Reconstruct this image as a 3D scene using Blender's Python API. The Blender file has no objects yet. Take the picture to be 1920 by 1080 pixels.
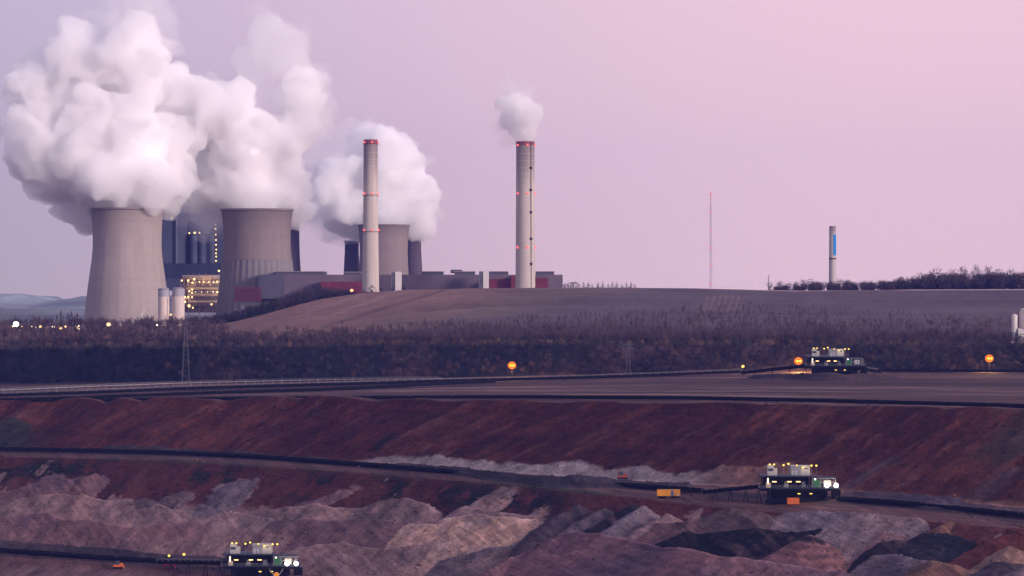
import bpy, math, random
import numpy as np
from mathutils import Vector

# ------------------------------------------------------------------ scene, camera, sky, sun
sc = bpy.context.scene
C = sc.collection
F = 5445.0          # focal length in pixels of a 1920 wide frame
HY = 560.0          # horizon row
R = math.radians

cam_d = bpy.data.cameras.new("camera")
cam_d.sensor_width = 36.0
cam_d.lens = 36.0 * F / 1920.0
cam_d.shift_y = (HY - 540.0) / 1920.0
cam_d.clip_start = 1.0
cam_d.clip_end = 60000.0
cam = bpy.data.objects.new("camera", cam_d)
cam.location = (0, 0, 0)
cam.rotation_euler = (R(90), 0, 0)
C.objects.link(cam)
sc.camera = cam

SUN_AZ = R(126)      # from +Y (view direction) towards +X
SUN_EL = R(13)
w = bpy.data.worlds.new("World")
sc.world = w
w.use_nodes = True
nt = w.node_tree
nt.nodes.clear()
N = nt.nodes.new
L = nt.links.new
out = N("ShaderNodeOutputWorld")
bg = N("ShaderNodeBackground")
bg.inputs["Strength"].default_value = 1.0
sky = N("ShaderNodeTexSky")
sky.sky_type = 'NISHITA'
sky.sun_disc = False
sky.sun_elevation = SUN_EL
sky.sun_rotation = SUN_AZ
sky.dust_density = 3.0
skm = N("ShaderNodeVectorMath"); skm.operation = 'SCALE'
skm.inputs["Scale"].default_value = 0.05
L(sky.outputs[0], skm.inputs[0])
tc = N("ShaderNodeTexCoord")
sx = N("ShaderNodeSeparateXYZ")
L(tc.outputs["Generated"], sx.inputs[0])
mr = N("ShaderNodeMapRange"); mr.interpolation_type = 'SMOOTHSTEP'
mr.inputs["From Min"].default_value = -0.24
mr.inputs["From Max"].default_value = 0.14
L(sx.outputs["X"], mr.inputs["Value"])
def mixc(fac, a, b):
    n_ = N("ShaderNodeMix"); n_.data_type = 'RGBA'
    L(fac, n_.inputs["Factor"])
    for k_, v_ in (("A", a), ("B", b)):
        if isinstance(v_, tuple): n_.inputs[k_].default_value = (*v_, 1)
        else: L(v_, n_.inputs[k_])
    return n_.outputs["Result"]
mlow = N("ShaderNodeMapRange"); mlow.interpolation_type = 'SMOOTHSTEP'
mlow.inputs["From Min"].default_value = 0.0
mlow.inputs["From Max"].default_value = 0.12
L(sx.outputs["Z"], mlow.inputs["Value"])
low_c = mixc(mr.outputs[0], (0.530, 0.430, 0.478), (0.925, 0.640, 0.712))     # lilac dusk to pink afterglow, at the horizon
up_c = mixc(mr.outputs[0], (0.605, 0.518, 0.690), (0.975, 0.668, 0.772))       # a little higher
dusk = mixc(mlow.outputs[0], low_c, up_c)
mrz = N("ShaderNodeMapRange"); mrz.interpolation_type = 'SMOOTHSTEP'
mrz.inputs["From Min"].default_value = 0.10
mrz.inputs["From Max"].default_value = 0.9
L(sx.outputs["Z"], mrz.inputs["Value"])
mxz = N("ShaderNodeMix"); mxz.data_type = 'RGBA'
L(mrz.outputs[0], mxz.inputs["Factor"])
L(dusk, mxz.inputs["A"])
mxz.inputs["B"].default_value = (0.60, 0.56, 0.74, 1)        # bluer overhead
mxs = N("ShaderNodeMix"); mxs.data_type = 'RGBA'
mxs.inputs["Factor"].default_value = 0.06
L(mxz.outputs["Result"], mxs.inputs["A"])
L(skm.outputs[0], mxs.inputs["B"])
L(mxs.outputs["Result"], bg.inputs["Color"])
L(bg.outputs[0], out.inputs["Surface"])

sun_d = bpy.data.lights.new("sun", 'SUN')
sun_d.energy = 3.6
sun_d.angle = R(14)
sun_d.color = (1.0, 0.83, 0.81)
sun = bpy.data.objects.new("sun", sun_d)
sd = Vector((math.sin(SUN_AZ) * math.cos(SUN_EL), math.cos(SUN_AZ) * math.cos(SUN_EL), math.sin(SUN_EL)))
sun.rotation_euler = (-sd).to_track_quat('-Z', 'Y').to_euler()
C.objects.link(sun)

sc.view_settings.view_transform = 'Standard'
sc.view_settings.look = 'None'
sc.view_settings.exposure = 0.0
sc.view_settings.gamma = 1.0
sc.view_settings.use_curve_mapping = False
cy = sc.cycles
cy.use_denoising = True
cy.max_bounces = 20
cy.diffuse_bounces = 3
cy.glossy_bounces = 2
cy.volume_bounces = 18
cy.transparent_max_bounces = 12
cy.sample_clamp_indirect = 6.0
cy.use_light_tree = True
cy.use_adaptive_sampling = True
cy.adaptive_threshold = 0.02

ORD = ("first", "second", "third", "fourth", "fifth", "sixth", "seventh", "eighth", "ninth", "tenth", "eleventh", "twelfth", "thirteenth", "fourteenth", "fifteenth", "sixteenth")
rng = np.random.default_rng(7)
random.seed(7)

# ------------------------------------------------------------------ maths helpers
def at(px, py, Y):
    return np.array([(px - 960.0) / F * Y, Y, (HY - py) / F * Y])

def hash3(ix, iy, iz, seed):
    h = (ix.astype(np.int64) * 374761393 + iy.astype(np.int64) * 668265263 + iz.astype(np.int64) * 2147483647 + seed * 974634599) & 0xFFFFFFFF
    h = ((h ^ (h >> 13)) * 1274126177) & 0xFFFFFFFF
    h = ((h ^ (h >> 16)) * 2246822519) & 0xFFFFFFFF
    h = h ^ (h >> 15)
    return (h & 0xFFFFFF) / float(0xFFFFFF)

def vnoise(x, y, z=None, seed=0):
    x = np.asarray(x, float); y = np.asarray(y, float)
    z = np.zeros_like(x) if z is None else np.asarray(z, float)
    fx, fy, fz = np.floor(x), np.floor(y), np.floor(z)
    tx, ty, tz = x - fx, y - fy, z - fz
    ix, iy, iz = fx.astype(np.int64), fy.astype(np.int64), fz.astype(np.int64)
    sx_, sy_, sz_ = [t * t * t * (t * (t * 6 - 15) + 10) for t in (tx, ty, tz)]
    def hh(a, b, c): return hash3(ix + a, iy + b, iz + c, seed)
    def lx(b, c):
        p = hh(0, b, c); return p + (hh(1, b, c) - p) * sx_
    if not np.any(z):
        p = lx(0, 0); return (p + (lx(1, 0) - p) * sy_) * 2 - 1
    a0 = lx(0, 0); a0 = a0 + (lx(1, 0) - a0) * sy_
    a1 = lx(0, 1); a1 = a1 + (lx(1, 1) - a1) * sy_
    return (a0 + (a1 - a0) * sz_) * 2 - 1

def fbm(x, y, z=None, octaves=4, seed=0, gain=0.5):
    s = 0; a = 1.0; n = 0
    for o in range(octaves):
        k = 2.03 ** o
        s = s + a * vnoise(np.asarray(x) * k + 13.7 * o, np.asarray(y) * k + 7.1 * o, None if z is None else np.asarray(z) * k + 3.3 * o, seed + o * 17)
        n += a; a *= gain
    return s / n

def sstep(a, b, x):
    t = np.clip((x - a) / (b - a), 0, 1)
    return t * t * (3 - 2 * t)

def lin(rgb):
    return [((c / 255.0) / 12.92 if c / 255.0 <= 0.04045 else ((c / 255.0 + 0.055) / 1.055) ** 2.4) for c in rgb]

# ------------------------------------------------------------------ materials
MATS = {}
def mat(name, col=(0.5, 0.5, 0.5), rough=0.85, var=0.15, scale=0.2, metal=0.0, emit=None, strength=0.0, col2=None, stretch=(1, 1, 1), bump=0.0):
    """procedural material: a base colour broken up by noise in world position"""
    if name in MATS:
        return MATS[name]
    m = bpy.data.materials.new(name)
    m.use_nodes = True
    t = m.node_tree
    b = t.nodes["Principled BSDF"]
    b.inputs["Roughness"].default_value = rough
    b.inputs["Metallic"].default_value = metal
    b.inputs["Specular IOR Level"].default_value = 0.08
    g = t.nodes.new("ShaderNodeNewGeometry")
    mp = t.nodes.new("ShaderNodeMapping"); mp.inputs["Scale"].default_value = stretch
    n1 = t.nodes.new("ShaderNodeTexNoise"); n1.inputs["Scale"].default_value = scale; n1.inputs["Detail"].default_value = 5
    t.links.new(g.outputs["Position"], mp.inputs["Vector"])
    t.links.new(mp.outputs[0], n1.inputs["Vector"])
    cr = t.nodes.new("ShaderNodeValToRGB")
    c2 = col2 if col2 else tuple(min(1, c * (1 + var)) for c in col)
    c1 = tuple(c * (1 - var) for c in col) if not col2 else col
    cr.color_ramp.elements[0].position = 0.32
    cr.color_ramp.elements[1].position = 0.68
    cr.color_ramp.elements[0].color = (*c1, 1)
    cr.color_ramp.elements[1].color = (*c2, 1)
    t.links.new(n1.outputs["Fac"], cr.inputs["Fac"])
    t.links.new(cr.outputs[0], b.inputs["Base Color"])
    if bump:
        bp = t.nodes.new("ShaderNodeBump"); bp.inputs["Strength"].default_value = bump; bp.inputs["Distance"].default_value = 0.5
        t.links.new(n1.outputs["Fac"], bp.inputs["Height"]); t.links.new(bp.outputs[0], b.inputs["Normal"])
    if emit:
        b.inputs["Emission Color"].default_value = (*emit, 1)
        b.inputs["Emission Strength"].default_value = strength
    MATS[name] = m
    return m

def attr_mat(name, detail=0.9, bump=0.9, rough=0.95, contrast=0.5, streaky=True):
    """colour from the mesh's soil attribute, broken up by streaks running down the faces and by fine grain"""
    m = bpy.data.materials.new(name); m.use_nodes = True
    t = m.node_tree; b = t.nodes["Principled BSDF"]
    b.inputs["Roughness"].default_value = rough; b.inputs["Specular IOR Level"].default_value = 0.12
    a = t.nodes.new("ShaderNodeAttribute"); a.attribute_name = "soil"
    g = t.nodes.new("ShaderNodeNewGeometry")
    cx = t.nodes.new("ShaderNodeCombineXYZ")
    for k, vec in enumerate(((0.75, 0.35, -1.55), (0.10, -0.05, 0.20), (0, 0, 0)) if streaky else ((1, 0, 0), (0, 1, 0), (0, 0, 1))):
        dp = t.nodes.new("ShaderNodeVectorMath"); dp.operation = 'DOT_PRODUCT'; dp.inputs[1].default_value = vec
        t.links.new(g.outputs["Position"], dp.inputs[0]); t.links.new(dp.outputs["Value"], cx.inputs[k])
    n = t.nodes.new("ShaderNodeTexNoise"); n.inputs["Scale"].default_value = detail; n.inputs["Detail"].default_value = 5; n.inputs["Roughness"].default_value = 0.6
    t.links.new(cx.outputs[0], n.inputs["Vector"])
    n2 = t.nodes.new("ShaderNodeTexNoise"); n2.inputs["Scale"].default_value = 0.9; n2.inputs["Detail"].default_value = 6; n2.inputs["Roughness"].default_value = 0.6
    t.links.new(g.outputs["Position"], n2.inputs["Vector"])
    ad = t.nodes.new("ShaderNodeMix"); ad.data_type = 'FLOAT'; ad.inputs["Factor"].default_value = 0.58
    t.links.new(n.outputs["Fac"], ad.inputs["A"]); t.links.new(n2.outputs["Fac"], ad.inputs["B"])
    r = t.nodes.new("ShaderNodeMapRange"); r.inputs["From Min"].default_value = 0.3; r.inputs["From Max"].default_value = 0.7
    r.inputs["To Min"].default_value = 1 - contrast; r.inputs["To Max"].default_value = 1 + contrast
    t.links.new(ad.outputs["Result"], r.inputs["Value"])
    mx = t.nodes.new("ShaderNodeVectorMath"); mx.operation = 'SCALE'
    t.links.new(a.outputs["Color"], mx.inputs[0]); t.links.new(r.outputs[0], mx.inputs["Scale"])
    t.links.new(mx.outputs[0], b.inputs["Base Color"])
    if bump:
        bp = t.nodes.new("ShaderNodeBump"); bp.inputs["Strength"].default_value = bump; bp.inputs["Distance"].default_value = 0.5
        t.links.new(ad.outputs["Result"], bp.inputs["Height"]); t.links.new(bp.outputs[0], b.inputs["Normal"])
    return m

def lamp_mat(name, col, strength):
    if name in MATS: return MATS[name]
    m = bpy.data.materials.new(name); m.use_nodes = True
    t = m.node_tree; t.nodes.clear()
    o = t.nodes.new("ShaderNodeOutputMaterial"); e = t.nodes.new("ShaderNodeEmission")
    e.inputs["Color"].default_value = (*col, 1); e.inputs["Strength"].default_value = strength
    t.links.new(e.outputs[0], o.inputs["Surface"])
    MATS[name] = m
    return m

# ------------------------------------------------------------------ mesh helpers
class MB:
    def __init__(s): s.v = []; s.f = []
    def add(s, vs, fs):
        o = len(s.v); s.v.extend([tuple(p) for p in vs]); s.f.extend([tuple(i + o for i in f) for f in fs]); return s
    def box(s, x0, x1, y0, y1, z0, z1):
        return s.add([(x0, y0, z0), (x1, y0, z0), (x1, y1, z0), (x0, y1, z0), (x0, y0, z1), (x1, y0, z1), (x1, y1, z1), (x0, y1, z1)],
                     [(0, 3, 2, 1), (4, 5, 6, 7), (0, 1, 5, 4), (1, 2, 6, 5), (2, 3, 7, 6), (3, 0, 4, 7)])
    def bar(s, a, b, r=0.1, n=4, r2=None):
        a = Vector(a); b = Vector(b); d = b - a
        if d.length < 1e-6: return s
        d.normalize()
        u = d.cross(Vector((0, 0, 1)) if abs(d.z) < 0.9 else Vector((1, 0, 0))).normalized(); w_ = d.cross(u)
        r2 = r if r2 is None else r2
        vs = []
        for p, rr in ((a, r), (b, r2)):
            for k in range(n):
                an = 2 * math.pi * (k + 0.5) / n
                vs.append(p + (u * math.cos(an) + w_ * math.sin(an)) * rr)
        fs = [(k, (k + 1) % n, n + (k + 1) % n, n + k) for k in range(n)] + [tuple(range(n))[::-1], tuple(range(n, 2 * n))]
        return s.add(vs, fs)
    def lathe(s, prof, n=48, c=(0, 0, 0), cap=True, wob=None):
        vs = []; m = len(prof)
        for (r, z) in prof:
            for k in range(n):
                an = 2 * math.pi * k / n
                rr = r if wob is None else wob(r, z, k, an)
                vs.append((c[0] + rr * math.cos(an), c[1] + rr * math.sin(an), c[2] + z))
        fs = []
        for i in range(m - 1):
            for k in range(n):
                k2 = (k + 1) % n
                fs.append((i * n + k, i * n + k2, (i + 1) * n + k2, (i + 1) * n + k))
        if cap:
            fs.append(tuple(range(n))[::-1]); fs.append(tuple(range((m - 1) * n, m * n)))
        return s.add(vs, fs)
    def ball(s, c, r, n=12, m=8, sq=1.0):
        prof = [(r * math.sin(math.pi * max(0.02, min(0.98, i / m))), -r * sq * math.cos(math.pi * i / m)) for i in range(m + 1)]
        return s.lathe(prof, n, c)
    def build(s, name, material, parent=None, smooth=False):
        me = bpy.data.meshes.new(name)
        me.from_pydata(s.v, [], s.f); me.update()
        if smooth:
            me.polygons.foreach_set("use_smooth", [True] * len(me.polygons))
        o = bpy.data.objects.new(name, me); C.objects.link(o)
        if material: me.materials.append(material)
        if parent: o.parent = parent
        return o

def np_mesh(name, verts, faces, material, parent=None, smooth=True, col=None):
    me = bpy.data.meshes.new(name)
    verts = np.ascontiguousarray(verts, np.float32); faces = np.ascontiguousarray(faces, np.int32)
    nf, k = faces.shape
    me.vertices.add(len(verts)); me.vertices.foreach_set("co", verts.ravel())
    me.loops.add(nf * k); me.loops.foreach_set("vertex_index", faces.ravel())
    me.polygons.add(nf); me.polygons.foreach_set("loop_start", np.arange(0, nf * k, k, dtype=np.int32))
    me.polygons.foreach_set("loop_total", np.full(nf, k, np.int32))
    me.update(calc_edges=True); me.validate()
    if smooth: me.polygons.foreach_set("use_smooth", np.ones(nf, bool))
    if col is not None:
        a = me.color_attributes.new("soil", 'FLOAT_COLOR', 'POINT')
        c4 = np.ones((len(verts), 4), np.float32); c4[:, :3] = col
        a.data.foreach_set("color", c4.ravel())
    o = bpy.data.objects.new(name, me); C.objects.link(o)
    if material: me.materials.append(material)
    if parent: o.parent = parent
    return o

def tag(o, label=None, cat=None, group=None, kind=None):
    if label: o["label"] = label
    if cat: o["category"] = cat
    if group: o["group"] = group
    if kind: o["kind"] = kind
    return o

def empty(name, loc, label, cat, group=None, rz=0.0, scale=1.0):
    o = bpy.data.objects.new(name, None); C.objects.link(o)
    o.location = [float(c) for c in loc]; o.rotation_euler = (0, 0, rz); o.scale = (scale,) * 3
    o.empty_display_size = 2
    return tag(o, label, cat, group)

def copy_tree(o, parent=None):
    c = o.copy(); C.objects.link(c); c.parent = parent
    for ch in list(o.children): copy_tree(ch, c)
    return c

# ------------------------------------------------------------------ terrain
# break lines of the mine and the hill, far to near; knots (frame column, frame row, distance)
def line(knots):
    k = np.array(knots, float)
    return k
HILLC = line([(-400, 610, 2420), (300, 613, 2400), (400, 609, 2390), (440, 603, 2390), (500, 588, 2400), (560, 571, 2430), (600, 561, 2460), (680, 549, 2500),
              (760, 543.5, 2540), (900, 540.5, 2560), (1100, 539, 2560), (1300, 540.5, 2540), (1420, 543.5, 2520), (1500, 545, 2500), (1700, 543, 2480), (1920, 542, 2460), (2400, 541, 2440)])
HILLM = line([(-400, 622, 2300), (430, 622, 2290), (600, 596, 2310), (760, 566, 2380), (900, 553, 2440), (1100, 548, 2470), (1400, 549, 2450), (1700, 549, 2420), (2400, 548, 2400)])
HILLF = line([(-400, 640, 2110), (480, 637, 2110), (960, 633, 2090), (1440, 635, 2060), (1920, 640, 2010), (2400, 640, 2000)])
BANKT = line([(-400, 655, 2050), (0, 655, 2045), (480, 650, 2030), (960, 647, 1990), (1440, 649, 1955), (1920, 650, 1935), (2400, 650, 1925)])
BANKF = line([(-400, 728, 2000), (0, 722, 1990), (350, 718, 1980), (640, 713, 1955), (960, 708, 1925), (1280, 700, 1905), (1500, 696, 1890), (1920, 695, 1878), (2400, 695, 1868)])
EDGE1 = line([(-400, 762, 1730), (0, 758, 1660), (300, 754, 1610), (640, 752, 1555), (960, 753, 1500), (1280, 756, 1445), (1600, 762, 1395), (1920, 769, 1345), (2400, 780, 1290)])
FOOT1 = line([(-400, 832, 1680), (0, 838, 1610), (480, 851, 1540), (700, 866, 1503), (1000, 889, 1443), (1300, 906, 1386), (1500, 916, 1345), (1700, 931, 1308), (1920, 950, 1270), (2400, 985, 1200)])
EDGE2 = line([(-400, 848, 1636), (0, 856, 1572), (300, 863, 1530), (640, 884, 1470), (1000, 913, 1394), (1200, 934, 1349), (1400, 957, 1300), (1600, 967, 1270), (1920, 992, 1215), (2400, 1030, 1140)])
FOOT2 = line([(-400, 1010, 1500), (0, 1027, 1437), (200, 1043, 1410), (420, 1056, 1388), (560, 1074, 1368), (800, 1088, 1335), (1000, 1094, 1300), (1300, 1096, 1245), (1600, 1096, 1222), (1920, 1100, 1170), (2400, 1120, 1090)])
EDGE3 = line([(-400, 1030, 1470), (0, 1049, 1408), (200, 1062, 1383), (420, 1078, 1355), (560, 1096, 1335), (800, 1102, 1310), (1000, 1106, 1278), (1300, 1108, 1225), (1600, 1110, 1200), (1920, 1114, 1150), (2400, 1134, 1070)])

cols_mid = np.arange(-160, 2081, 2.2)
cols = np.concatenate([np.linspace(-9000, -1200, 16), np.linspace(-1000, -180, 30), cols_mid, np.linspace(2100, 2900, 30), np.linspace(3100, 10900, 16)])
def ev(ln, px):
    p = np.clip(px, -400, 2400)
    py = np.interp(p, ln[:, 0], ln[:, 1]); Y = np.interp(p, ln[:, 0], ln[:, 2])
    return Y, (HY - py) / F * Y
def smooth_cols(a, k=9):
    w_ = np.hanning(k + 2)[1:-1]; w_ /= w_.sum()
    p = np.pad(a, k // 2, mode='edge')
    return np.convolve(p, w_, 'valid')

# profile along each column: list of (Y, Z, rows to the next line)
prof = []
one = np.ones_like(cols)
prof.append((one * 5400, one * -31.0, 4))
prof.append((one * 4400, one * -32.0, 6))
prof.append((one * 3400, one * -31.0, 10))
hcY, hcZ = ev(HILLC, cols)
back = np.interp(np.clip(cols, -400, 2400), [-400, 360, 520, 700, 1000, 2400], [-29, -29, -22, -12, -5, 0])
prof.append((one * 2950, back, 16))
prof.append((hcY + 60, hcZ - np.interp(cols, [300, 500, 700], [0, 1.5, 0.6]), 14))
prof.append((hcY, hcZ, 24))
prof.append((*ev(HILLM, cols), 24))
prof.append((*ev(HILLF, cols), 10))
prof.append((*ev(BANKT, cols), 40))
prof.append((*ev(BANKF, cols), 150))
prof.append((*ev(EDGE1, cols), 100))
prof.append((*ev(FOOT1, cols), 70))
prof.append((*ev(EDGE2, cols), 190))
prof.append((*ev(FOOT2, cols), 36))
prof.append((*ev(EDGE3, cols), 40))
e3Y, e3Z = ev(EDGE3, cols)
prof.append((e3Y - 45, e3Z - 24, 12))
prof.append((one * 700, one * -152.0, 8))
prof.append((one * 200, one * -140.0, 8))
prof.append((one * 30, one * -20.0, 5))
prof.append((one * 8, one * -2.4, 3))
prof.append((one * -40, one * -2.0, 0))
PY = np.array([smooth_cols(p[0]) for p in prof]); PZ = np.array([smooth_cols(p[1]) for p in prof])

rowsY = []; rowsZ = []; rowS = []
for i in range(len(prof) - 1):
    n = prof[i][2]
    for k in range(n):
        t = k / n
        rowsY.append(PY[i] * (1 - t) + PY[i + 1] * t); rowsZ.append(PZ[i] * (1 - t) + PZ[i + 1] * t); rowS.append(i + t)
rowsY.append(PY[-1]); rowsZ.append(PZ[-1]); rowS.append(len(prof) - 1.0)
GY = np.array(rowsY); GZ = np.array(rowsZ); GS = np.repeat(np.array(rowS)[:, None], len(cols), 1)
GP = np.repeat(cols[None, :], len(GY), 0)
Yc = np.maximum(np.abs(GY), 30.0)
GX = (GP - 960.0) / F * np.where(GY > 30, GY, 30.0)
(S_FAR, S_HB, S_HC, S_HM, S_HF, S_BT, S_BF, S_E1, S_F1, S_E2, S_F2, S_E3) = (3, 4, 5, 6, 7, 8, 9, 10, 11, 12, 13, 14)

def base_z(px, Y):
    """height of the unbroken ground at column px and distance Y"""
    j = int(np.clip(np.searchsorted(cols, px), 1, len(cols) - 1))
    t = (px - cols[j - 1]) / (cols[j] - cols[j - 1])
    yy = PY[:, j - 1] * (1 - t) + PY[:, j] * t; zz = PZ[:, j - 1] * (1 - t) + PZ[:, j] * t
    return float(np.interp(-Y, -yy, zz))

def hit(px, py, h=0.0, y0=1100.0, y1=2900.0):
    """first distance at which the ray through a frame point meets the ground raised by h"""
    ys = np.arange(y0, y1, 1.0)
    j = int(np.clip(np.searchsorted(cols, px), 1, len(cols) - 1))
    bz = np.interp(-ys, -PY[:, j], PZ[:, j]) + h
    rz = (HY - py) / F * ys
    k = np.nonzero(bz >= rz)[0]
    Y = ys[k[0]] if len(k) else y1
    return np.array([(px - 960) / F * Y, Y, (HY - py) / F * Y])

# ---- spoil heaps: crest polylines with sides at the angle of repose
# (knots (px,py), height over the ground, side slope, colour, crest roughness)
SAND = (0.195, 0.138, 0.142); SANDW = (0.33, 0.245, 0.22); SANDP = (0.130, 0.085, 0.098); GREY = (0.122, 0.102, 0.122)
DARK = (0.011, 0.010, 0.013); BROWN = (0.095, 0.042, 0.040); RUST = (0.085, 0.025, 0.020); COAL = (0.005, 0.005, 0.007); OCHRE = (0.145, 0.085, 0.062)
CLAY = (0.042, 0.036, 0.046)
HEAPS = [
    # left sand ridges, from the upper dump line downwards
    ([(-60, 925), (60, 918), (130, 905), (175, 897), (205, 912)], 3.0, 0.55, SANDP, 1.0),
    ([(-60, 942), (40, 938), (110, 931), (160, 932), (190, 941), (240, 938), (290, 946), (330, 960), (370, 964), (420, 963), (470, 970), (530, 978)], 5.0, 0.60, SAND, 1.2),
    ([(-80, 972), (40, 968), (90, 965), (105, 972), (118, 977), (180, 979), (240, 992), (300, 985), (360, 982), (440, 988)], 4.5, 0.60, SANDP, 1.2),
    ([(440, 908), (425, 930), (405, 962), (395, 970)], 1.1, 0.14, GREY, 0.2),
    ([(330, 930), (300, 948), (275, 962)], 1.0, 0.16, (0.10, 0.075, 0.085), 0.3),
    ([(175, 898), (150, 915), (130, 935)], 1.2, 0.16, SANDP, 0.3),
    ([(95, 900), (70, 915), (40, 935)], 1.0, 0.16, SANDP, 0.3),
    ([(640, 925), (600, 945), (570, 955)], 1.0, 0.2, SANDP, 0.4),
    ([(940, 925), (900, 945), (870, 965)], 1.2, 0.2, SAND, 0.4),
    ([(1500, 702), (1530, 700), (1570, 699), (1620, 700), (1660, 702)], 4.0, 0.4, (0.07, 0.044, 0.046), 1.0),
    ([(1425, 705), (1460, 702), (1500, 703)], 1.6, 0.3, (0.07, 0.044, 0.046), 1.0),
    ([(500, 960), (545, 952), (590, 946), (620, 952), (680, 955)], 4.0, 0.6, SAND, 1.0),
    ([(520, 978), (600, 975), (690, 979), (770, 982), (830, 985)], 5.0, 0.62, SANDP, 1.0),
    ([(680, 955), (720, 940), (760, 938), (800, 948), (820, 962)], 4.5, 0.6, SAND, 1.0),
    ([(770, 983), (830, 985), (860, 978), (900, 990)], 6.0, 0.62, SANDW, 1.0),
    ([(840, 972), (900, 966), (950, 972), (1005, 976), (985, 985)], 5.5, 0.6, SANDW, 1.0),
    ([(870, 950), (930, 958), (975, 965), (1010, 968)], 3.0, 0.6, SAND, 0.8),
    ([(560, 1028), (640, 1022), (740, 1030), (800, 1018), (880, 1014), (905, 1022), (960, 1006)], 5.0, 0.6, SAND, 1.2),
    ([(800, 1060), (870, 1040), (960, 1022), (1000, 1002)], 5.5, 0.6, GREY, 1.0),
    # the big pink-brown dump in front
    ([(880, 1094), (940, 1062), (1000, 1028), (1050, 1006), (1085, 1004), (1130, 1006), (1180, 1012), (1240, 1026), (1290, 1032), (1350, 1046), (1420, 1054), (1500, 1066), (1570, 1078), (1640, 1090)], 13.0, 0.60, (0.110, 0.068, 0.084), 1.0),
    # striped dumps behind it
    ([(1085, 948), (1050, 968), (1020, 988), (1000, 1004)], 5.5, 0.62, CLAY, 0.8),
    ([(1130, 955), (1105, 972), (1075, 992), (1058, 1000)], 5.0, 0.62, (0.10, 0.085, 0.10), 0.8),
    ([(1185, 950), (1150, 970), (1120, 990), (1090, 1002)], 5.5, 0.62, DARK, 0.8),
    ([(1205, 952), (1170, 978), (1140, 998)], 5.0, 0.62, GREY, 0.8),
    ([(1250, 962), (1215, 985), (1180, 1008)], 4.5, 0.6, (0.135, 0.10, 0.11), 0.8),
    ([(1180, 992), (1240, 980), (1290, 976), (1330, 986)], 5.0, 0.62, (0.07, 0.045, 0.05), 1.2),
    ([(1290, 996), (1250, 1015), (1215, 1024)], 4.5, 0.62, COAL, 1.0),
    ([(1330, 965), (1370, 958), (1420, 960), (1455, 972)], 4.5, 0.6, (0.07, 0.05, 0.055), 1.2),
    ([(1470, 965), (1540, 962), (1640, 968), (1720, 975)], 3.5, 0.55, GREY, 1.0),
    ([(1300, 1004), (1360, 998), (1430, 997), (1500, 998), (1540, 992), (1590, 990)], 5.5, 0.65, COAL, 1.6),
    ([(1390, 1006), (1365, 1022), (1340, 1038)], 4.0, 0.6, COAL, 0.8),
    ([(1430, 1006), (1405, 1026), (1380, 1044)], 4.0, 0.6, (0.05, 0.04, 0.05), 0.8),
    ([(1480, 1004), (1450, 1030), (1425, 1050)], 4.5, 0.6, COAL, 0.8),
    ([(1560, 1000), (1515, 1020), (1480, 1042), (1450, 1056)], 4.0, 0.6, (0.10, 0.085, 0.10), 0.8),
    ([(1600, 1000), (1660, 1004), (1700, 1010), (1640, 1030), (1600, 1050)], 3.5, 0.55, SANDP, 0.8),
    ([(1750, 1000), (1700, 1016), (1650, 1022), (1610, 1050), (1570, 1078)], 4.5, 0.62, DARK, 1.0),
    ([(1730, 1004), (1775, 998), (1815, 1012), (1790, 1030), (1750, 1044)], 5.5, 0.65, (0.012, 0.014, 0.020), 1.6),
    ([(1780, 978), (1760, 996), (1720, 1014), (1680, 1030), (1650, 1042)], 3.0, 0.6, OCHRE, 0.8),
    ([(1640, 1044), (1680, 1042), (1730, 1052), (1760, 1062)], 8.0, 0.6, GREY, 0.8),
    ([(1730, 1056), (1750, 1048), (1790, 1060)], 8.0, 0.62, OCHRE, 0.8),
    ([(1960, 990), (1880, 1002), (1840, 1020), (1800, 1044), (1770, 1064)], 6.0, 0.62, RUST, 1.0),
    ([(1860, 1040), (1893, 1026), (1925, 1038), (1960, 1040)], 8.0, 0.65, (0.175, 0.115, 0.088), 0.8),
    ([(1830, 1066), (1880, 1056), (1940, 1064)], 8.0, 0.6, CLAY, 0.8),
    ([(1860, 1090), (1920, 1064), (1990, 1060)], 9.0, 0.6, GREY, 0.8),
    ([(1518, 1004), (1522, 1004)], 10.0, 0.56, (0.105, 0.060, 0.068), 0.3, (7.5, (0.018, 0.014, 0.018))),
    # dark windrows along the conveyors
    ([(200, 838), (330, 842), (480, 851), (600, 862), (700, 868)], 1.4, 0.6, CLAY, 1.4),
    ([(700, 868), (780, 868), (900, 880), (1000, 891), (1100, 899), (1200, 902), (1290, 908)], 3.2, 0.65, CLAY, 2.0),
    ([(1590, 918), (1680, 926), (1780, 934), (1850, 946), (1960, 958)], 3.2, 0.65, (0.06, 0.05, 0.07), 2.0),
    ([(-60, 1012), (40, 1020), (120, 1026), (200, 1034), (300, 1043), (420, 1048)], 1.9, 0.6, CLAY, 1.8),
]
TZ = GZ.copy()
px_g = GP
# ground colour by zone
def cmix(a, b, t):
    return a * (1 - t[..., None]) + b * t[..., None]
def cc(c): return np.array(c, float)
ux = GX * 0.72 - GY * 0.69          # along the benches (they run askew to the view)
# streak coordinate: the dump and digging marks lean down to the left on the faces
sl = GX * 0.75 + GY * 0.35 - TZ * 1.55
n_big = fbm(GX * 0.012, GY * 0.012, octaves=4, seed=3)
n_mid = fbm(GX * 0.05, GY * 0.05, octaves=4, seed=5)
n_str = fbm(sl * 0.16, TZ * 0.03 + GX * 0.004, octaves=4, seed=9)
n_str2 = fbm(sl * 0.5, TZ * 0.06, octaves=3, seed=19)
n_band = fbm(ux * 0.006, (GS * 26.0), octaves=4, seed=31, gain=0.6)

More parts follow.
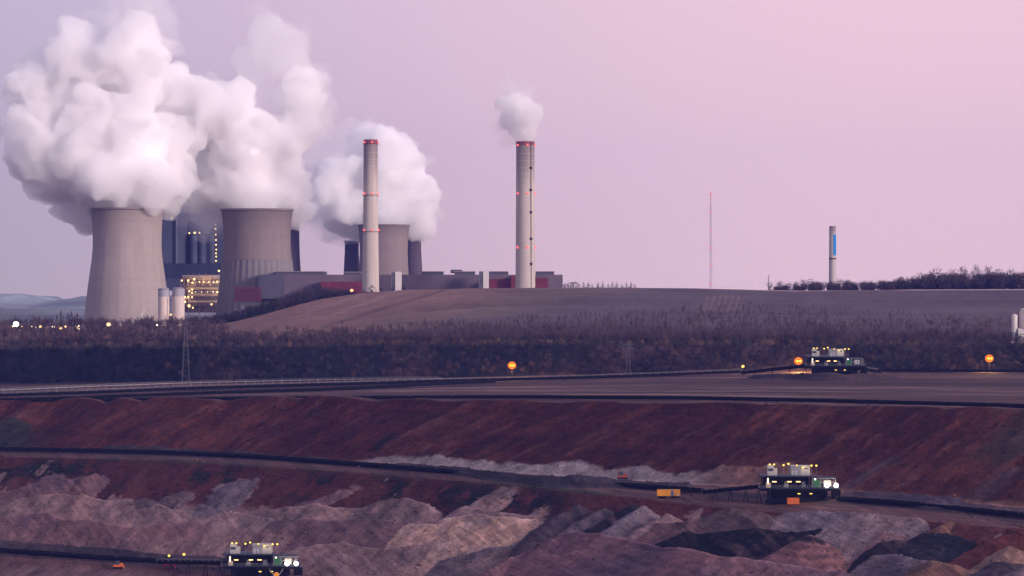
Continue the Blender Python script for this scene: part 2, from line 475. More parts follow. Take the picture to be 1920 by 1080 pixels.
# relief
in1 = sstep(S_E1 - 0.02, S_E1 + 0.08, GS) * (1 - sstep(S_F1 - 0.1, S_F1, GS))
in2 = sstep(S_E2, S_E2 + 0.05, GS) * (1 - sstep(S_F2 - 0.08, S_F2, GS))
inb = sstep(S_BT, S_BT + 0.1, GS) * (1 - sstep(S_BF - 0.2, S_BF, GS))
rill = 1 - 2 * np.abs(fbm(sl * 0.20 + n_mid * 1.2, TZ * 0.05 + GX * 0.01, octaves=3, seed=111))
clod = fbm(GX * 0.33, GY * 0.45 + TZ * 0.4, octaves=4, seed=113, gain=0.6)
ledge = fbm(ux * 0.012, TZ * 0.33 + n_mid * 0.8, octaves=3, seed=115)
TZ = TZ + in1 * (n_str * 1.5 + rill * 0.55 + clod * 0.75 + n_mid * 1.3 + ledge * 0.8)
TZ = TZ + in2 * (n_str * 1.4 + rill * 0.6 + clod * 0.8 + n_mid * 1.6)
TZ = TZ + inb * (fbm(GX * 0.06, GY * 0.01, octaves=3, seed=41) * 2.6)
edge_humps = np.exp(-((GS - S_E1) / 0.045) ** 2) * np.clip(np.abs(np.sin(ux * 0.055 + n_big * 3)) * 2.2 - 0.4 + n_mid, 0, 3) * 1.5 * (1 - sstep(500, 1000, px_g) * 0.7)
TZ = TZ + edge_humps
bench = sstep(S_BF, S_BF + 0.02, GS) * (1 - sstep(S_E1 - 0.03, S_E1, GS)) + sstep(S_F1, S_F1 + 0.05, GS) * (1 - sstep(S_E2 - 0.1, S_E2, GS))
TZ = TZ + bench * (n_mid * 0.25)
TZ = TZ + sstep(S_HC + 0.3, S_HC + 1.1, GS) * (1 - sstep(S_HF - 0.4, S_HF, GS)) * fbm(GX * 0.012, GY * 0.012, octaves=3, seed=77) * 1.2

col = np.zeros(GX.shape + (3,))
FIELD = cc((0.185, 0.104, 0.086)); GREENF = cc((0.120, 0.084, 0.072)); HEATH = cc((0.092, 0.066, 0.072)); PLAIN = cc((0.06, 0.05, 0.05))
LEAFL = cc((0.035, 0.024, 0.028)); BENCH = cc((0.120, 0.062, 0.064)); BENCHL = cc((0.30, 0.185, 0.165)); SL1 = cc((0.115, 0.035, 0.026)); SL1D = cc((0.058, 0.014, 0.014))
B2 = cc((0.100, 0.056, 0.058)); S2 = cc((0.060, 0.018, 0.017))
col[:] = PLAIN
pyv = HY - TZ / Yc * F
# hill: pale brown field left of centre, greenish belt, heath on the right
hillz = sstep(S_FAR + 0.6, S_HB, GS) * (1 - sstep(S_HF - 0.1, S_HF, GS))
d1 = px_g - (760 + (pyv - 545) * -4.0) + n_big * 60
fcol = cmix(np.broadcast_to(FIELD, col.shape), np.broadcast_to(GREENF, col.shape), sstep(60, 330, d1))
fcol = cmix(fcol, np.broadcast_to(HEATH, col.shape), sstep(360, 470, d1 + (pyv - 545) * 1.5))
rows_v = (np.sin((px_g - 0.35 * (590 - pyv)) * 0.55) > 0.35) * sstep(1270, 1300, px_g - (600 - pyv)) * (1 - sstep(1385, 1400, px_g)) * sstep(552, 556, pyv) * (1 - sstep(585, 600, pyv + (1400 - px_g) * 0.1))
fcol = cmix(fcol, np.broadcast_to(cc((0.16, 0.10, 0.09)), col.shape), rows_v * 0.8)
crest = np.exp(-((GS - S_HC - 0.06) / 0.16) ** 2)
cst = cmix(np.broadcast_to(cc((0.17, 0.10, 0.085)), col.shape), np.broadcast_to(cc((0.55, 0.40, 0.36)), col.shape), (np.exp(-((px_g - 1490) / 60) ** 2) + sstep(1660, 1720, px_g)) .clip(0, 1))
fcol = cmix(fcol, cst, np.clip(crest * 1.3, 0, 1) * sstep(900, 1000, px_g))
tr = sum(np.exp(-((px_g - (c0 + (pyv - 545) * sl_)) / wd) ** 2) for c0, sl_, wd in ((745, -2.7, 7), (770, -3.4, 4), (700, -3.0, 4)))
fcol = cmix(fcol, np.broadcast_to(cc((0.24, 0.17, 0.15)), col.shape), np.clip(tr, 0, 1) * (pyv < 588) * (px_g > 560) * 0.6)
tr = np.exp(-((px_g - (830 + (pyv - 545) * -3.3)) / 8) ** 2)
fcol = cmix(fcol, np.broadcast_to(cc((0.075, 0.045, 0.045)), col.shape), np.clip(tr, 0, 1) * (px_g > 600) * 0.7)
fcol = fcol * (1 + 0.35 * fbm(ux * 0.003, GS * 34, octaves=4, seed=78, gain=0.6) + 0.30 * fbm(GX * 0.02, GY * 0.012, octaves=5, seed=79) + 0.15 * fbm(GX * 0.11, GY * 0.05, octaves=3, seed=80))[..., None]
col = cmix(col, fcol, hillz)
col = cmix(col, np.broadcast_to(LEAFL, col.shape), sstep(S_HF - 0.3, S_HF, GS) * (1 - sstep(S_BF - 0.05, S_BF, GS)))
bankc = cmix(np.broadcast_to(cc((0.008, 0.008, 0.010)), col.shape), np.broadcast_to(cc((0.072, 0.038, 0.038)), col.shape), sstep(-0.1, 0.5, fbm(GX * 0.03, GY * 0.006, octaves=4, seed=43)) * sstep(150, 700, px_g))
col = cmix(col, bankc, sstep(S_BT - 0.02, S_BT + 0.05, GS) * (1 - sstep(S_BF - 0.05, S_BF, GS)))
bc = cmix(np.broadcast_to(BENCH, col.shape), np.broadcast_to(BENCHL, col.shape), sstep(0.05, 0.40, n_band))
bc = cmix(bc, np.broadcast_to(cc((0.062, 0.034, 0.036)), col.shape), sstep(0.0, 0.35, -n_band))
col = cmix(col, bc, sstep(S_BF - 0.03, S_BF, GS))
s1 = cmix(np.broadcast_to(SL1D, col.shape), np.broadcast_to(SL1, col.shape), sstep(-0.35, 0.4, n_str + 0.5 * n_big))
s1 = s1 * (1 + 0.22 * fbm(sl * 0.09, TZ * 0.12 + GX * 0.01, octaves=5, seed=23) + 0.25 * fbm(GX * 0.03, TZ * 0.22 + GX * 0.012, octaves=4, seed=24))[..., None]
s1 = cmix(s1, np.broadcast_to(cc((0.155, 0.066, 0.056)), col.shape), sstep(0.2, 0.6, n_str2 + 0.4 * n_mid) * 0.5)
gv = sstep(20, 120, 150 - px_g - (838 - pyv) * -0.0 + n_mid * 50) * sstep(785, 800, pyv + n_mid * 20)
s1 = cmix(s1, np.broadcast_to(cc((0.030, 0.036, 0.028)), col.shape), gv * 0.9)
gv2 = sstep(0.15, 0.5, n_big + n_str * 0.7) * sstep(1560, 1750, px_g)
s1 = cmix(s1, np.broadcast_to(cc((0.045, 0.040, 0.034)), col.shape), gv2 * 0.7)
pale = sstep(0.35, 0.8, n_str + 0.35 * n_str2) * sstep(S_E1 + 0.45, S_F1, GS) * sstep(1500, 1900, px_g)
s1 = cmix(s1, np.broadcast_to(cc((0.12, 0.075, 0.085)), col.shape), pale * 0.7)
dk = np.exp(-((px_g - (700 + (850 - pyv) * 0.9)) / 9) ** 2) * sstep(806, 814, pyv) * (1 - sstep(842, 852, pyv)) + np.exp(-((px_g - (722 + (pyv - 790) * -1.5)) / 9) ** 2) * sstep(786, 789, pyv) * (1 - sstep(793, 796, pyv))
s1 = cmix(s1, np.broadcast_to(cc((0.012, 0.010, 0.014)), col.shape), np.clip(dk, 0, 1) * 0.9)
lg = np.exp(-((px_g - (1900 + (pyv - 880) * -1.3)) / 26) ** 2) * sstep(870, 885, pyv) + np.exp(-((px_g - (1640 + (pyv - 880) * -1.6)) / 12) ** 2) * sstep(850, 870, pyv) + np.exp(-((px_g - (800 + (pyv - 840) * -0.9)) / 5) ** 2) * sstep(825, 840, pyv) * 0.5 + np.exp(-((px_g - (835 + (pyv - 840) * -0.9)) / 6) ** 2) * sstep(822, 840, pyv) * 0.6
s1 = cmix(s1, np.broadcast_to(cc((0.13, 0.09, 0.10)), col.shape), np.clip(lg, 0, 1) * (0.6 + 0.4 * n_str2))
col = cmix(col, s1, sstep(S_E1 - 0.03, S_E1 + 0.02, GS))
# pale sand foot strip of the upper face, widest in the middle
fw_ = np.interp(px_g, [640, 720, 860, 1000, 1250, 1480, 1560, 1900], [0.0, 0.08, 0.17, 0.15, 0.15, 0.28, 0.05, 0.04]) * (1 + 0.6 * n_mid)
fst = sstep(0.0, 0.05, GS - (S_F1 - fw_)) * sstep(650, 700, px_g)
fcolr = cmix(np.broadcast_to(cc((0.36, 0.29, 0.30)), col.shape), np.broadcast_to(cc((0.26, 0.135, 0.105)), col.shape), sstep(1250, 1400, px_g))
b2c = cmix(np.broadcast_to(B2, col.shape), np.broadcast_to(cc((0.15, 0.090, 0.082)), col.shape), sstep(0.1, 0.6, fbm(ux * 0.01, GS * 22, octaves=3, seed=53)))
b2c = cmix(b2c, np.broadcast_to(cc((0.055, 0.038, 0.046)), col.shape), sstep(0.1, 0.5, -fbm(ux * 0.02, GS * 22, octaves=3, seed=54)))
col = cmix(col, fcolr, fst)
col = cmix(col, b2c, sstep(S_F1 - 0.01, S_F1 + 0.12, GS))
grn = np.exp(-((GS - S_E2 + 0.06) / 0.06) ** 2) * sstep(60, 120, px_g) * (1 - sstep(1100, 1180, px_g)) * sstep(-0.35, 0.2, fbm(ux * 0.02, GS, octaves=3, seed=57))
s2 = cmix(np.broadcast_to(S2, col.shape), np.broadcast_to(cc((0.078, 0.034, 0.032)), col.shape), sstep(0.0, 0.6, n_str + 0.3 * n_str2))
n_sh = fbm(sl * 0.11, TZ * 0.07 + GX * 0.012, octaves=5, seed=29, gain=0.6)
s2 = cmix(s2, np.broadcast_to(cc((0.007, 0.009, 0.008)), col.shape), sstep(0.0, 0.12, n_sh + n_mid * 0.3) * np.exp(-((GS - S_E2 - 0.16) / 0.18) ** 2) * (1 - sstep(1000, 1150, px_g)))
s2 = cmix(s2, np.broadcast_to(cc(SAND), col.shape), sstep(0.28, 0.40, n_sh * 0.8 + 0.30 * n_str2 + (GS - S_E2) * 1.15 - 0.28))
col = cmix(col, s2, sstep(S_E2 - 0.03, S_E2 + 0.02, GS))
low = sstep(S_E2 + 0.42, S_E2 + 0.55, GS + n_str * 0.10)
lowc = cmix(np.broadcast_to(cc(SANDP), col.shape), np.broadcast_to(cc(SAND), col.shape), sstep(-0.2, 0.4, n_str))
lowc = cmix(lowc, np.broadcast_to(cc((0.075, 0.048, 0.058)), col.shape), sstep(0.1, 0.5, n_big + n_str2 * 0.4) * 0.5)
col = cmix(col, lowc, low)
col = cmix(col, np.broadcast_to(cc((0.018, 0.040, 0.018)), col.shape), np.clip(grn * 1.2, 0, 1))
b3 = cmix(np.broadcast_to(cc((0.125, 0.066, 0.060)), col.shape), np.broadcast_to(cc((0.07, 0.040, 0.043)), col.shape), sstep(-0.1, 0.4, fbm(ux * 0.02, GS * 16, octaves=3, seed=63)))
col = cmix(col, b3, sstep(S_F2 - 0.02, S_F2 + 0.06, GS))
col = cmix(col, lowc * 0.9, sstep(S_E3 - 0.02, S_E3 + 0.1, GS))

# heaps: distance to the crest polyline, sides falling at the angle of repose
j_lo = int(np.searchsorted(np.array(rowS), S_BF + 0.02)); j_hi = int(np.searchsorted(np.array(rowS), S_E3 + 1.0))
SX, SY = GX[j_lo:j_hi], GY[j_lo:j_hi]
SZ = TZ[j_lo:j_hi].copy(); SC = col[j_lo:j_hi].copy()
h_wob = fbm(SX * 0.03, SY * 0.03, octaves=4, seed=101) * 2.6 + fbm(SX * 0.2, SY * 0.2, octaves=3, seed=102) * 0.35
h_str = fbm((SX + SY * 0.55) * 0.22, SY * 0.02, octaves=4, seed=103)
h_rill = 1 - 2 * np.abs(fbm((SX * 0.8 + SY * 0.5) * 0.32 + h_wob * 0.4, SY * 0.03 - SX * 0.02, octaves=3, seed=107))
h_fine = fbm(SX * 0.33, SY * 0.45, octaves=4, seed=105, gain=0.6)
h_fold = (1 - 2 * np.abs(fbm((SX * 0.9 + SY * 0.4) * 0.06, (SY - SX * .3) * 0.035, octaves=3, seed=141)))          # folds and slump lobes
h_tone = fbm(SX * 0.022, SY * 0.035, octaves=4, seed=143, gain=0.6)
h_tone2 = fbm((SX * 0.8 + SY * 0.5) * 0.10, SY * 0.03, octaves=5, seed=145, gain=0.65)
for hi, (kn, hh, slp, colr, rough, *cap) in enumerate(HEAPS):
    P = []
    for i in range(len(kn) - 1):
        m = max(2, int(math.hypot(kn[i + 1][0] - kn[i][0], kn[i + 1][1] - kn[i][1]) / 14))
        for k in range(m):
            t = k / m
            P.append((kn[i][0] * (1 - t) + kn[i + 1][0] * t, kn[i][1] * (1 - t) + kn[i + 1][1] * t))
    P.append(kn[-1])
    hh = hh * 1.25 if (slp > 0.3 and hh > 2.5) else hh
    W = np.array([hit(px, py, hh * (0.35 + 0.65 * min(1, 2.5 * min((k + 0.6) / len(P), 1 - (k + 0.4) / len(P)))) if len(P) > 6 else hh) for k, (px, py) in enumerate(P)])
    # even out jumps in distance along the crest
    if len(W) > 4:
        Ys = np.convolve(np.pad(W[:, 1], 2, mode='edge'), np.ones(5) / 5, 'valid')
        for k in range(len(W)):
            W[k] = at(P[k][0], P[k][1], Ys[k])
    x0, x1, y0, y1 = W[:, 0].min() - 45, W[:, 0].max() + 45, W[:, 1].min() - 45, W[:, 1].max() + 45
    msk = (SX > x0) & (SX < x1) & (SY > y0) & (SY < y1)
    ii = np.nonzero(msk)
    if len(ii[0]) == 0: continue
    qx, qy = SX[ii], SY[ii]
    wob = h_wob[ii] * rough
    best = np.full(len(qx), -1e9); dmin = np.full(len(qx), 1e9)
    for k in range(len(W) - 1):
        a, b = W[k], W[k + 1]
        dx, dy = b[0] - a[0], b[1] - a[1]; l2 = dx * dx + dy * dy + 1e-9
        t = np.clip(((qx - a[0]) * dx + (qy - a[1]) * dy) / l2, 0, 1)
        d = np.sqrt((qx - a[0] - t * dx) ** 2 + (qy - a[1] - t * dy) ** 2)
        dmin = np.minimum(dmin, d)
        d = np.sqrt(d * d + 0.5) - 0.7
        z = a[2] + (b[2] - a[2]) * t - slp * d if slp > 0.3 else SZ[ii] + hh - slp * d      # low fans lie on the face below
        best = np.maximum(best, z)
    best = best + wob * 0.45 + h_str[ii] * 0.7 + h_rill[ii] * 0.25 + h_fine[ii] * 0.22 + h_fold[ii] * 0.8 * min(1, rough)
    cur = SZ[ii]
    over = best - cur
    k_ = 0.8
    SZ[ii] = np.where(over > -k_, np.maximum(cur, best) + np.clip(k_ - np.abs(over), 0, k_) ** 2 / (4 * k_), cur)
    t = sstep(-0.10, 0.14, over + h_fine[ii] * 0.15)
    base_c = cc(colr)[None, :] * np.clip(1 + 0.22 * h_str[ii] + 0.10 * h_rill[ii] + 0.12 * h_fine[ii] + 0.45 * h_tone[ii] + 0.35 * h_tone2[ii], 0.3, 2)[:, None]
    base_c = base_c * (1 + h_tone[ii][:, None] * np.array((0.18, 0.02, -0.16))[None, :])
    if cap:
        dc = np.hypot(qx - W[:, 0].mean(), qy - W[:, 1].mean()) + h_str[ii] * 2.0
        base_c = base_c + (cc(cap[0][1])[None, :] - base_c) * (1 - sstep(cap[0][0] - 1.5, cap[0][0] + 1.0, dc))[:, None] * sstep(0.8, 2.0, dc)[:, None]
        base_c = base_c * (1 + 0.25 * np.sin(dc * 1.1))[:, None]
    # slips of the neighbouring earth down the face
    tint = sstep(0.25, 0.75, h_str[ii] + 0.5 * h_fine[ii])[:, None]
    base_c = base_c * (1 - 0.35 * tint) + cc((0.10, 0.065, 0.07))[None, :] * 0.35 * tint
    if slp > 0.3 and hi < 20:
        lip = np.exp(-(dmin / 0.8) ** 2)[:, None] * 0.55  # painted highlight along the crests, as if catching sky light
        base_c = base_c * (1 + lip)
    cur_c = SC[ii]
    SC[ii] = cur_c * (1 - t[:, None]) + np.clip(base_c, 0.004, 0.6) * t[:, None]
TZ[j_lo:j_hi] = SZ; col[j_lo:j_hi] = SC

# how pale each kind of ground is, and its fine patchiness, partly standing in for weak relief shading
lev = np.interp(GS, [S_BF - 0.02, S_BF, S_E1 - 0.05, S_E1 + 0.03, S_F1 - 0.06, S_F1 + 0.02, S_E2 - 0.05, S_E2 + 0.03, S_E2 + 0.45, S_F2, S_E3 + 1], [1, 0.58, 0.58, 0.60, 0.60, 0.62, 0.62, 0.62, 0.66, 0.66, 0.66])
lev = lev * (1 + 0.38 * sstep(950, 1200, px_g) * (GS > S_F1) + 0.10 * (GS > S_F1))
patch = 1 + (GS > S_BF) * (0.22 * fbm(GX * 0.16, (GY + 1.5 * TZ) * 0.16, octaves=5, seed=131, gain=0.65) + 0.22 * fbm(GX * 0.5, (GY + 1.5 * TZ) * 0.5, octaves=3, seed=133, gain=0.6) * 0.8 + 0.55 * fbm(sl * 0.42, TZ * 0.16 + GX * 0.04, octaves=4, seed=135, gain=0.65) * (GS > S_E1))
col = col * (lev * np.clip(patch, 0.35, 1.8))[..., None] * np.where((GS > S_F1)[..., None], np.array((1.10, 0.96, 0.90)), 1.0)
# coal dust along the conveyors
pyf = HY - TZ / Yc * F
for kn, wd in (([(-160, 842), (0, 843), (160, 846), (320, 850), (480, 857), (640, 869), (800, 882), (960, 895), (1120, 907), (1240, 916), (1330, 923), (1440, 930)], 4.5),
               ([(1440, 938), (1572, 941), (1680, 947), (1800, 959), (1920, 971), (2080, 988)], 6.0), ([(-160, 1027), (0, 1035), (100, 1042), (200, 1050), (320, 1057), (460, 1070)], 5.0)):
    kn = np.array(kn, float)
    on = (px_g >= kn[0, 0]) & (px_g <= kn[-1, 0]) & (GS > S_F1 - 0.05)
    tt = np.exp(-((pyf - np.interp(px_g, kn[:, 0], kn[:, 1]) - 1.5) / wd) ** 2) * on
    col = cmix(col, np.broadcast_to(cc((0.020, 0.018, 0.022)), col.shape), np.clip(tt * 0.85 + tt * n_mid * 0.3, 0, 0.92))
nr, ncl = GX.shape
V = np.stack([GX, GY, TZ], -1).reshape(-1, 3)
idx = np.arange(nr * ncl).reshape(nr, ncl)
Fq = np.stack([idx[:-1, :-1], idx[1:, :-1], idx[1:, 1:], idx[:-1, 1:]], -1).reshape(-1, 4)
soil = attr_mat("soil")
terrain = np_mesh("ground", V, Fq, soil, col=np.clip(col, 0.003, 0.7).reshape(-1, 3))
tag(terrain, kind="structure")

def ground(px, Y):
    """height of the finished ground at column px and distance Y"""
    j = int(np.clip(np.argmin(np.abs(cols - px)), 0, ncl - 1))
    return float(np.interp(-Y, -GY[:, j], TZ[:, j]))
def gxy(x, Y):
    return ground(960 + x / Y * F, Y)
def ground_arr(px, Y):
    out_ = np.zeros(len(px))
    js = np.clip(np.searchsorted(cols, px), 0, ncl - 1)
    for j in np.unique(js):
        m = js == j
        out_[m] = np.interp(-Y[m], -GY[:, j], TZ[:, j])
    return out_

# far hills that close the horizon
def far_hill(name, Y, knots, colr, seed):
    kn = np.array(knots, float)
    pxs = np.arange(kn[0, 0], kn[-1, 0], 6.0)
    top = np.interp(pxs, kn[:, 0], kn[:, 1])
    rows = []
    for k, t in enumerate(np.linspace(0, 1, 14)):
        yy = Y - 500 + 900 * t
        zt = (HY - top) / F * Y
        prof_ = math.sin(min(1, t / 0.55) * math.pi / 2) if t < 0.55 else 1 - (t - 0.55) * 0.4
        z = -34 + (zt + 34) * prof_ + fbm(pxs * 0.05, pxs * 0 + t * 3, octaves=4, seed=seed) * 5 * t
        rows.append(np.stack([(pxs - 960) / F * Y, np.full_like(pxs, yy), z], -1))
    A = np.array(rows); r_, c_ = A.shape[:2]
    ix = np.arange(r_ * c_).reshape(r_, c_)
    f_ = np.stack([ix[:-1, :-1], ix[:-1, 1:], ix[1:, 1:], ix[1:, :-1]], -1).reshape(-1, 4)
    m_ = mat(name + "_m", colr, scale=0.004, var=0.4)
    return tag(np_mesh(name, A.reshape(-1, 3), f_, m_), kind="structure")
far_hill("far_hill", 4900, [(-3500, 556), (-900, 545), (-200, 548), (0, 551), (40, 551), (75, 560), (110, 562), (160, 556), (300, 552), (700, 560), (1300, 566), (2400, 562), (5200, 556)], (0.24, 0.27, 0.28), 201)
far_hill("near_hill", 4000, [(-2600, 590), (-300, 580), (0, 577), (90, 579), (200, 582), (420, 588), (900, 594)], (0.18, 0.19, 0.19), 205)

# ------------------------------------------------------------------ power station
concrete = mat("concrete_tower", (0.36, 0.31, 0.28), var=0.11, scale=0.06, stretch=(1, 1, 0.2))
concrete2 = mat("concrete_ribbed", (0.24, 0.22, 0.22), var=0.18, scale=0.12, stretch=(1, 1, 0.15))
conc_stain = mat("concrete_stained", (0.22, 0.18, 0.165), var=0.16, scale=0.06, stretch=(1, 1, 0.2))
rim_m = mat("rim_concrete", (0.22, 0.19, 0.19), var=0.2, scale=0.2)
dark_in = mat("tower_inside", (0.06, 0.055, 0.06))
steel_d = mat("dark_steel", (0.03, 0.03, 0.036), rough=0.6, var=0.3, scale=0.4)
steel_b = mat("blue_grey_cladding", (0.060, 0.070, 0.105), rough=0.7, var=0.12, scale=0.05)
steel_bl = mat("pale_blue_cladding", (0.115, 0.125, 0.165), rough=0.7, var=0.12, scale=0.05)
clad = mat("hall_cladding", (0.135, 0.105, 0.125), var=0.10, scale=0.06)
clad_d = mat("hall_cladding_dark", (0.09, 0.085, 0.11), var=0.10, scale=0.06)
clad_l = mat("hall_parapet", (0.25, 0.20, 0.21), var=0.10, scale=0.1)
redw = mat("red_cladding", (0.15, 0.032, 0.045), var=0.2, scale=0.1)
whitew = mat("white_cladding", (0.62, 0.58, 0.56), var=0.10, scale=0.15)
silo_m = mat("silo_shell", (0.62, 0.52, 0.46), var=0.10, scale=0.12, stretch=(1, 1, 0.3))
silo_top = mat("silo_grey_band", (0.34, 0.33, 0.36), var=0.10, scale=0.2)
chim_m = mat("chimney_concrete", (0.50, 0.45, 0.40), var=0.14, scale=0.10, stretch=(1, 1, 0.15))
chim_top = mat("chimney_sooted", (0.20, 0.165, 0.165), var=0.35, scale=0.14, stretch=(1, 1, 0.2))
chim_red = mat("chimney_red_band", (0.20, 0.075, 0.08), var=0.2, scale=0.3)
blue_m = mat("blue_panel", (0.02, 0.22, 0.55), var=0.06, scale=0.2)
L_WARM = lamp_mat("lamp_warm", (1.0, 0.62, 0.24), 3.2)
L_WHITE = lamp_mat("lamp_white", (1.0, 0.90, 0.66), 22)
L_YEL = lamp_mat("lamp_yellow", (1.0, 0.64, 0.10), 2.2)
L_SOD = lamp_mat("lamp_sodium", (1.0, 0.19, 0.006), 1.5)
L_SODC = lamp_mat("lamp_sodium_core", (1.0, 0.55, 0.06), 2.4)
L_RED = lamp_mat("lamp_red", (1.0, 0.10, 0.09), 2.6)
L_SOFT = lamp_mat("lamp_soft", (1.0, 0.80, 0.55), 2.5)

chim_attr = attr_mat("chimney_concrete", detail=0.4, bump=0.0, contrast=0.12, streaky=False)

def tower(px, base_py, prof_px, Y, name, label, cat, mats, ribs=72, rib_amp=0.04, rim=True, band_z=None, group=None, seg=144):
    """hyperboloid shell from (frame row, half width in pixels) pairs"""
    s = F / Y
    zb = (HY - base_py) / s
    root = empty(name, ((px - 960) / s, Y, zb), label, cat, group)
    pr = np.array(prof_px, float)[::-1]
    zz = (HY - pr[:, 0]) / s - zb; rr = pr[:, 1] / s
    zs = np.linspace(0, zz[-1], 60)
    # smooth curve through the measured half widths
    rs = np.interp(zs, zz, rr)
    for _ in range(6):
        rs[1:-1] = (rs[:-2] + 2 * rs[1:-1] + rs[2:]) / 4
    wob = lambda r, z, k, a: r + rib_amp * (1 if (k % 2) else -1)
    H = zs[-1]
    def shell(nm, i0, i1, colr, amp, per, seedk):
        zz_ = np.linspace(zs[i0], zs[i1], 70); rr_ = np.interp(zz_, zs, rs)
        A_ = np.arange(seg); ZZ, AA = np.meshgrid(zz_, A_, indexing='ij'); RR = np.repeat(rr_[:, None], seg, 1) + amp * np.where((AA % per) < per / 2, 1, -1)
        th = AA * 2 * math.pi / seg
        st = fbm(np.cos(th) * 9, np.sin(th) * 9, ZZ * 0.012, octaves=5, seed=seedk)                  # rain streaks
        bl = fbm(np.cos(th) * 1.6, np.sin(th) * 1.6, ZZ * 0.03, octaves=4, seed=seedk + 9)          # damp patches
        li = np.where((ZZ % 8.0) < 0.9, -0.05, 0.0)                                                 # lift joints
        tp = sstep(0.80, 1.0, ZZ / H + 0.10 * st)
        cl = cc(colr) * (1 + 0.12 * st + 0.14 * bl + li)[..., None]
        cl = cl * (1 - 0.35 * tp * (0.6 + 0.4 * bl))[..., None]
        vv = np.stack([RR * np.cos(th), RR * np.sin(th), ZZ], -1).reshape(-1, 3)
        ix = np.arange(70 * seg).reshape(70, seg); ix2 = np.roll(ix, -1, axis=1)
        np_mesh(nm, vv, np.stack([ix[:-1], ix2[:-1], ix2[1:], ix[1:]], -1).reshape(-1, 4), chim_attr, root, smooth=False, col=cl.reshape(-1, 3))
    if band_z is None:
        shell("shell", 0, len(zs) - 1, mats[0], rib_amp, 2, int(px))
    else:
        zc = H * band_z
        i = int(np.searchsorted(zs, zc))
        shell("shell", i, len(zs) - 1, mats[0], rib_amp, 2, int(px))
        shell("ribbed_skirt", 0, i, mats[1], 0.42, 4, int(px) + 40)
    if rim:
        r = rs[-1]
        MB().lathe([(r + 0.2, H - 1.6), (r + 1.1, H - 1.2), (r + 1.1, H + 0.5), (r - 0.8, H + 0.5), (r - 0.8, H - 1.6)], seg, cap=False).build("rim", rim_m, root)
    MB().lathe([(rs[-1] - 0.9, H - 0.2), (rs[-8] - 0.9, zs[-8]), (0.5, zs[-8] - 1)], 48, cap=False).build("inner_shell", dark_in, root)
    return root, rs, zs

T1, r1, z1 = tower(238.5, 622, [(392, 67), (410, 65.4), (440, 64), (465, 64), (488, 66), (507, 69), (540, 73.5), (570, 77), (590, 79.5), (622, 84)], 2750,
      "cooling_tower", "largest pale concrete cooling tower at the far left under the widest steam cloud", "cooling tower", ((0.345, 0.295, 0.27), None), group="cooling towers")
T2, r2, z2 = tower(482, 600, [(393, 66.8), (412, 64.4), (443, 62.6), (465, 63), (488, 65.5), (520, 69), (550, 72), (600, 78)], 2790,
      "cooling_tower", "cooling tower with a ribbed lower half, right of the dark boiler house", "cooling tower", ((0.205, 0.168, 0.158), (0.185, 0.170, 0.172)), band_z=0.53, group="cooling towers")
T3, r3, z3 = tower(719.5, 560, [(422, 48), (440, 46), (460, 45), (475, 44.8), (500, 45.6), (515, 46.5), (560, 51)], 3400,
      "cooling_tower", "smaller cooling tower behind the left chimney", "cooling tower", ((0.225, 0.18, 0.165), None), ribs=60, rib_amp=0.16, group="cooling towers", seg=120)
dark_tw = mat("dark_tower_concrete", (0.085, 0.062, 0.075), var=0.2, scale=0.1, stretch=(1, 1, 0.15))
for px, top, hw, hb, lab in ((540, 418, 21, 24, "dark tower peeping out behind the ribbed cooling tower's right edge"),
                             (659.5, 452, 13, 15, "squat dark tower left of the left chimney"),
                             (774, 444, 15.5, 18, "squat dark tower right of the smaller cooling tower")):
    rt, _, _ = tower(px, 545, [(top, hw), (top + 25, hw * 1.01), (480, hw * 1.05), (512, hb), (545, hb * 1.05)], 3460, "stack_tower", lab, "tower", ((0.085, 0.062, 0.075),), rib_amp=0.06, seg=64, group="dark towers behind the plant")


